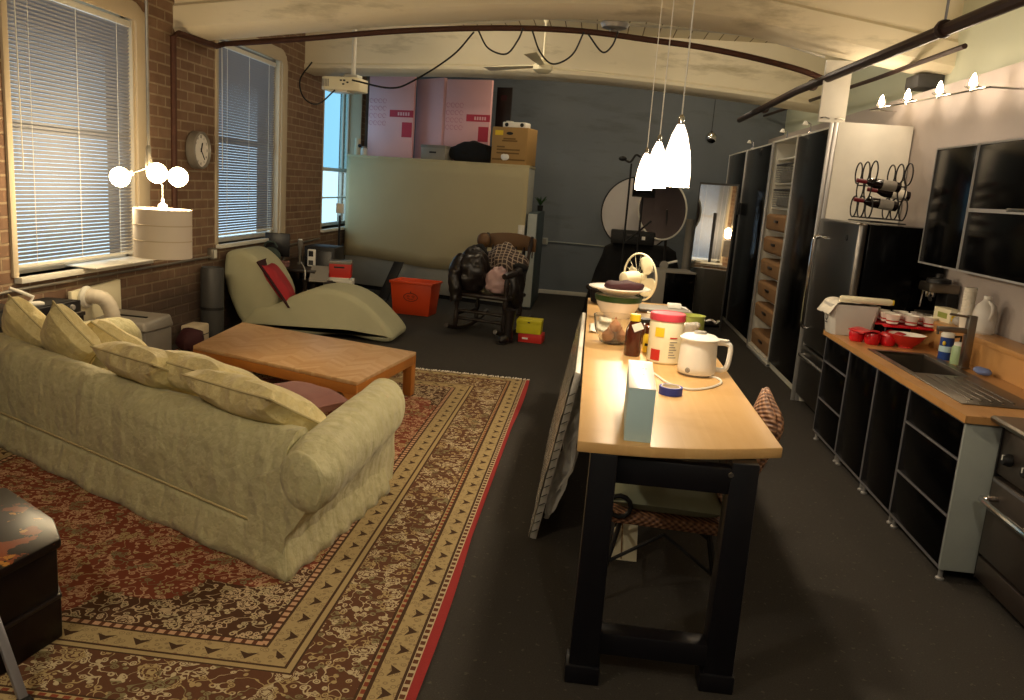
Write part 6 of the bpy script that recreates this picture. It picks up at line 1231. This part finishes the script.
# desk fan
df = thing('desk_fan', 'cream desk fan at the far end of the tall table', 'fan', (.33, 6.72, TZ))
ax_ = Vector((.76, .64, .06)).normalized(); hc = AY(640, 277, 6.72)-df.location; ux = ax_.cross(Vector((0, 0, 1))).normalized(); uz = ux.cross(ax_)
MB().lathe([(.10, 0), (.105, .015), (.04, .04), (.03, .05)], seg=26).build('base', 'cream', df); MB().tube([(0, 0, .04), hc-ax_*.1], .018, 10).build('neck', 'cream', df)
MB().lathe([(.03, -.19), (.05, -.18), (.056, -.08), (.05, -.03), (.02, -.01)], hc, 20, ax_).build('motor', 'cream', df)
MB().tube([hc+(ux*math.cos(2*PI*k/40)+uz*math.sin(2*PI*k/40))*.19 for k in range(40)], .008, 6, closed=True).build('guard_ring', 'cream', df)
gd = MB()
for k in range(16):
    a = 2*PI*k/16; gd.tube([hc+(ux*math.cos(a)+uz*math.sin(a))*.045-ax_*.02, hc+(ux*math.cos(a)+uz*math.sin(a))*.19], .0012, 4)
gd.build('guard_wires', 'cream', df)
for k in range(3):
    a0 = 2*PI*k/3+1.2; bl = MB()
    def bf(u, v):
        a = a0+(v-.5)*1.75*(.45+.55*math.sin(PI*min(.75, u*.75+.12))); rr = .03+.14*u*(1-.18*(2*v-1)**2); return tuple(hc+ax_*(.03+.03*(v-.5))+(ux*math.cos(a)+uz*math.sin(a))*rr)
    bl.grid(10, 8, bf); o = bl.build('blade', 'cream', df); md = o.modifiers.new('thickness', 'SOLIDIFY'); md.thickness = .003
MB().lathe([(.03, -.01), (.03, .04), (.015, .05)], hc+ax_*.01, 16, ax_).build('hub', 'cream', df)

# ------------------------------------------------------------------ pendants over the table
PEND = []
for k, (Y, x, yt, yb, lab) in enumerate(((3.95, 680, 124, 187, 'nearest and largest lit white glass pendant over the table'), (5.3, 658, 143, 188, 'middle lit white glass pendant over the table'), (6.6, 643, 155, 190, 'farthest lit white glass pendant over the table'))):
    a, b = AY(x, yt, Y), AY(x, yb, Y); hgt = .285; pd = thing('pendant_lamp', lab, 'pendant lamp', (.352, Y, b.z), group='glass pendants over the tall table')
    R_ = .068
    MB().lathe([(R_*.97, 0), (R_, .02), (R_*.98, .08), (R_*.82, .16), (R_*.52, .235), (R_*.22, .28), (R_*.18, .278), (R_*.48, .23), (R_*.78, .155), (R_*.94, .08), (R_*.93, .0)], seg=32, caps=False).build('glass_shade', 'shade', pd)
    MB().lathe([(.014, .275), (.014, .31), (.006, .325)], seg=14).build('socket_cap', 'chrome', pd); MB().tube([(0, 0, .32), (0, 0, ZC-b.z)], .0035, 6).build('cord', 'bright', pd); MB().lathe([(.06, -.02), (.06, 0)], (0, 0, ZC-b.z), 20).build('ceiling_canopy', 'white', pd)
    PEND.append(Vector((.352, Y, b.z+.0)))
# added globe lamps, unseen fill light above the viewer and up between the beams
FILL_LAMPS = []
for (x, y, z, w_, lab) in ((-2.3, .6, 3.5, 95, 'added fill globe lamp hanging out of view above the rug'), (.7, -.4, 3.5, 85, 'added fill globe lamp hanging unseen behind the viewer'),
                           (-1.6, 10.0, 3.68, 26, 'added fill globe lamp hidden between the two beams on the window side'), (1.2, 10.0, 3.68, 22, 'added fill globe lamp hidden between the two beams on the kitchen side'),
                           (-.6, 12.7, 3.64, 15, 'added fill globe lamp hidden behind the farther beam above the carton side of the divider'), (1.6, 12.9, 3.64, 14, 'added fill globe lamp hidden behind the farther beam above the photo gear')):
    t = thing('fill_globe_lamp', lab, 'lamp', (x, y, z)); MB().sphere((0, 0, .1), .055, 16, 10).build('bulb', 'glow', t); MB().tube([(0, 0, .16), (0, 0, ZC-z)], .006, 6).build('cord', 'white', t); MB().lathe([(.02, .14), (.022, .19)], seg=12).build('socket', 'white', t)
    FILL_LAMPS.append(((x, y, z-.02), w_))

# ------------------------------------------------------------------ light
def lamp(name, loc, w, col, r=.05, typ='POINT', rot=None, size=None):
    l = bpy.data.lights.new(name, typ); l.energy = w; l.color = col[:3]
    if typ == 'POINT': l.shadow_soft_size = r
    if typ == 'AREA': l.shape = 'DISK'; l.size = size
    o = bpy.data.objects.new(name, l); COL.objects.link(o); o.location = loc
    if rot: o.rotation_euler = rot
    return o
WARM = (1, .80, .52)
for p in BULBS: lamp('bulb_light', p+Vector((0, 0, -.1)), 20, WARM, .06)
for p in PEND: lamp('pendant_light', p, 42, (1, .82, .58), .05)
for p in TRACK: lamp('track_light', p, 7, (1, .80, .58), .03)
for p, e in FILL_LAMPS: lamp('added_fill_light', p, e, (1, .88, .70), .08)  # fill light from the added unseen globes
w = bpy.data.worlds.new('sky'); S.world = w; w.use_nodes = True
bg = w.node_tree.nodes['Background']; bg.inputs[0].default_value = (.62, .83, 1, 1); bg.inputs[1].default_value = 2.2
S.view_settings.view_transform = 'Standard'; S.view_settings.look = 'None'; S.view_settings.gamma = 1
S.view_settings.use_curve_mapping = False; S.view_settings.exposure = 0
S.cycles.use_denoising = True
S.cycles.max_bounces = 8; S.cycles.diffuse_bounces = 4; S.cycles.sample_clamp_indirect = 6
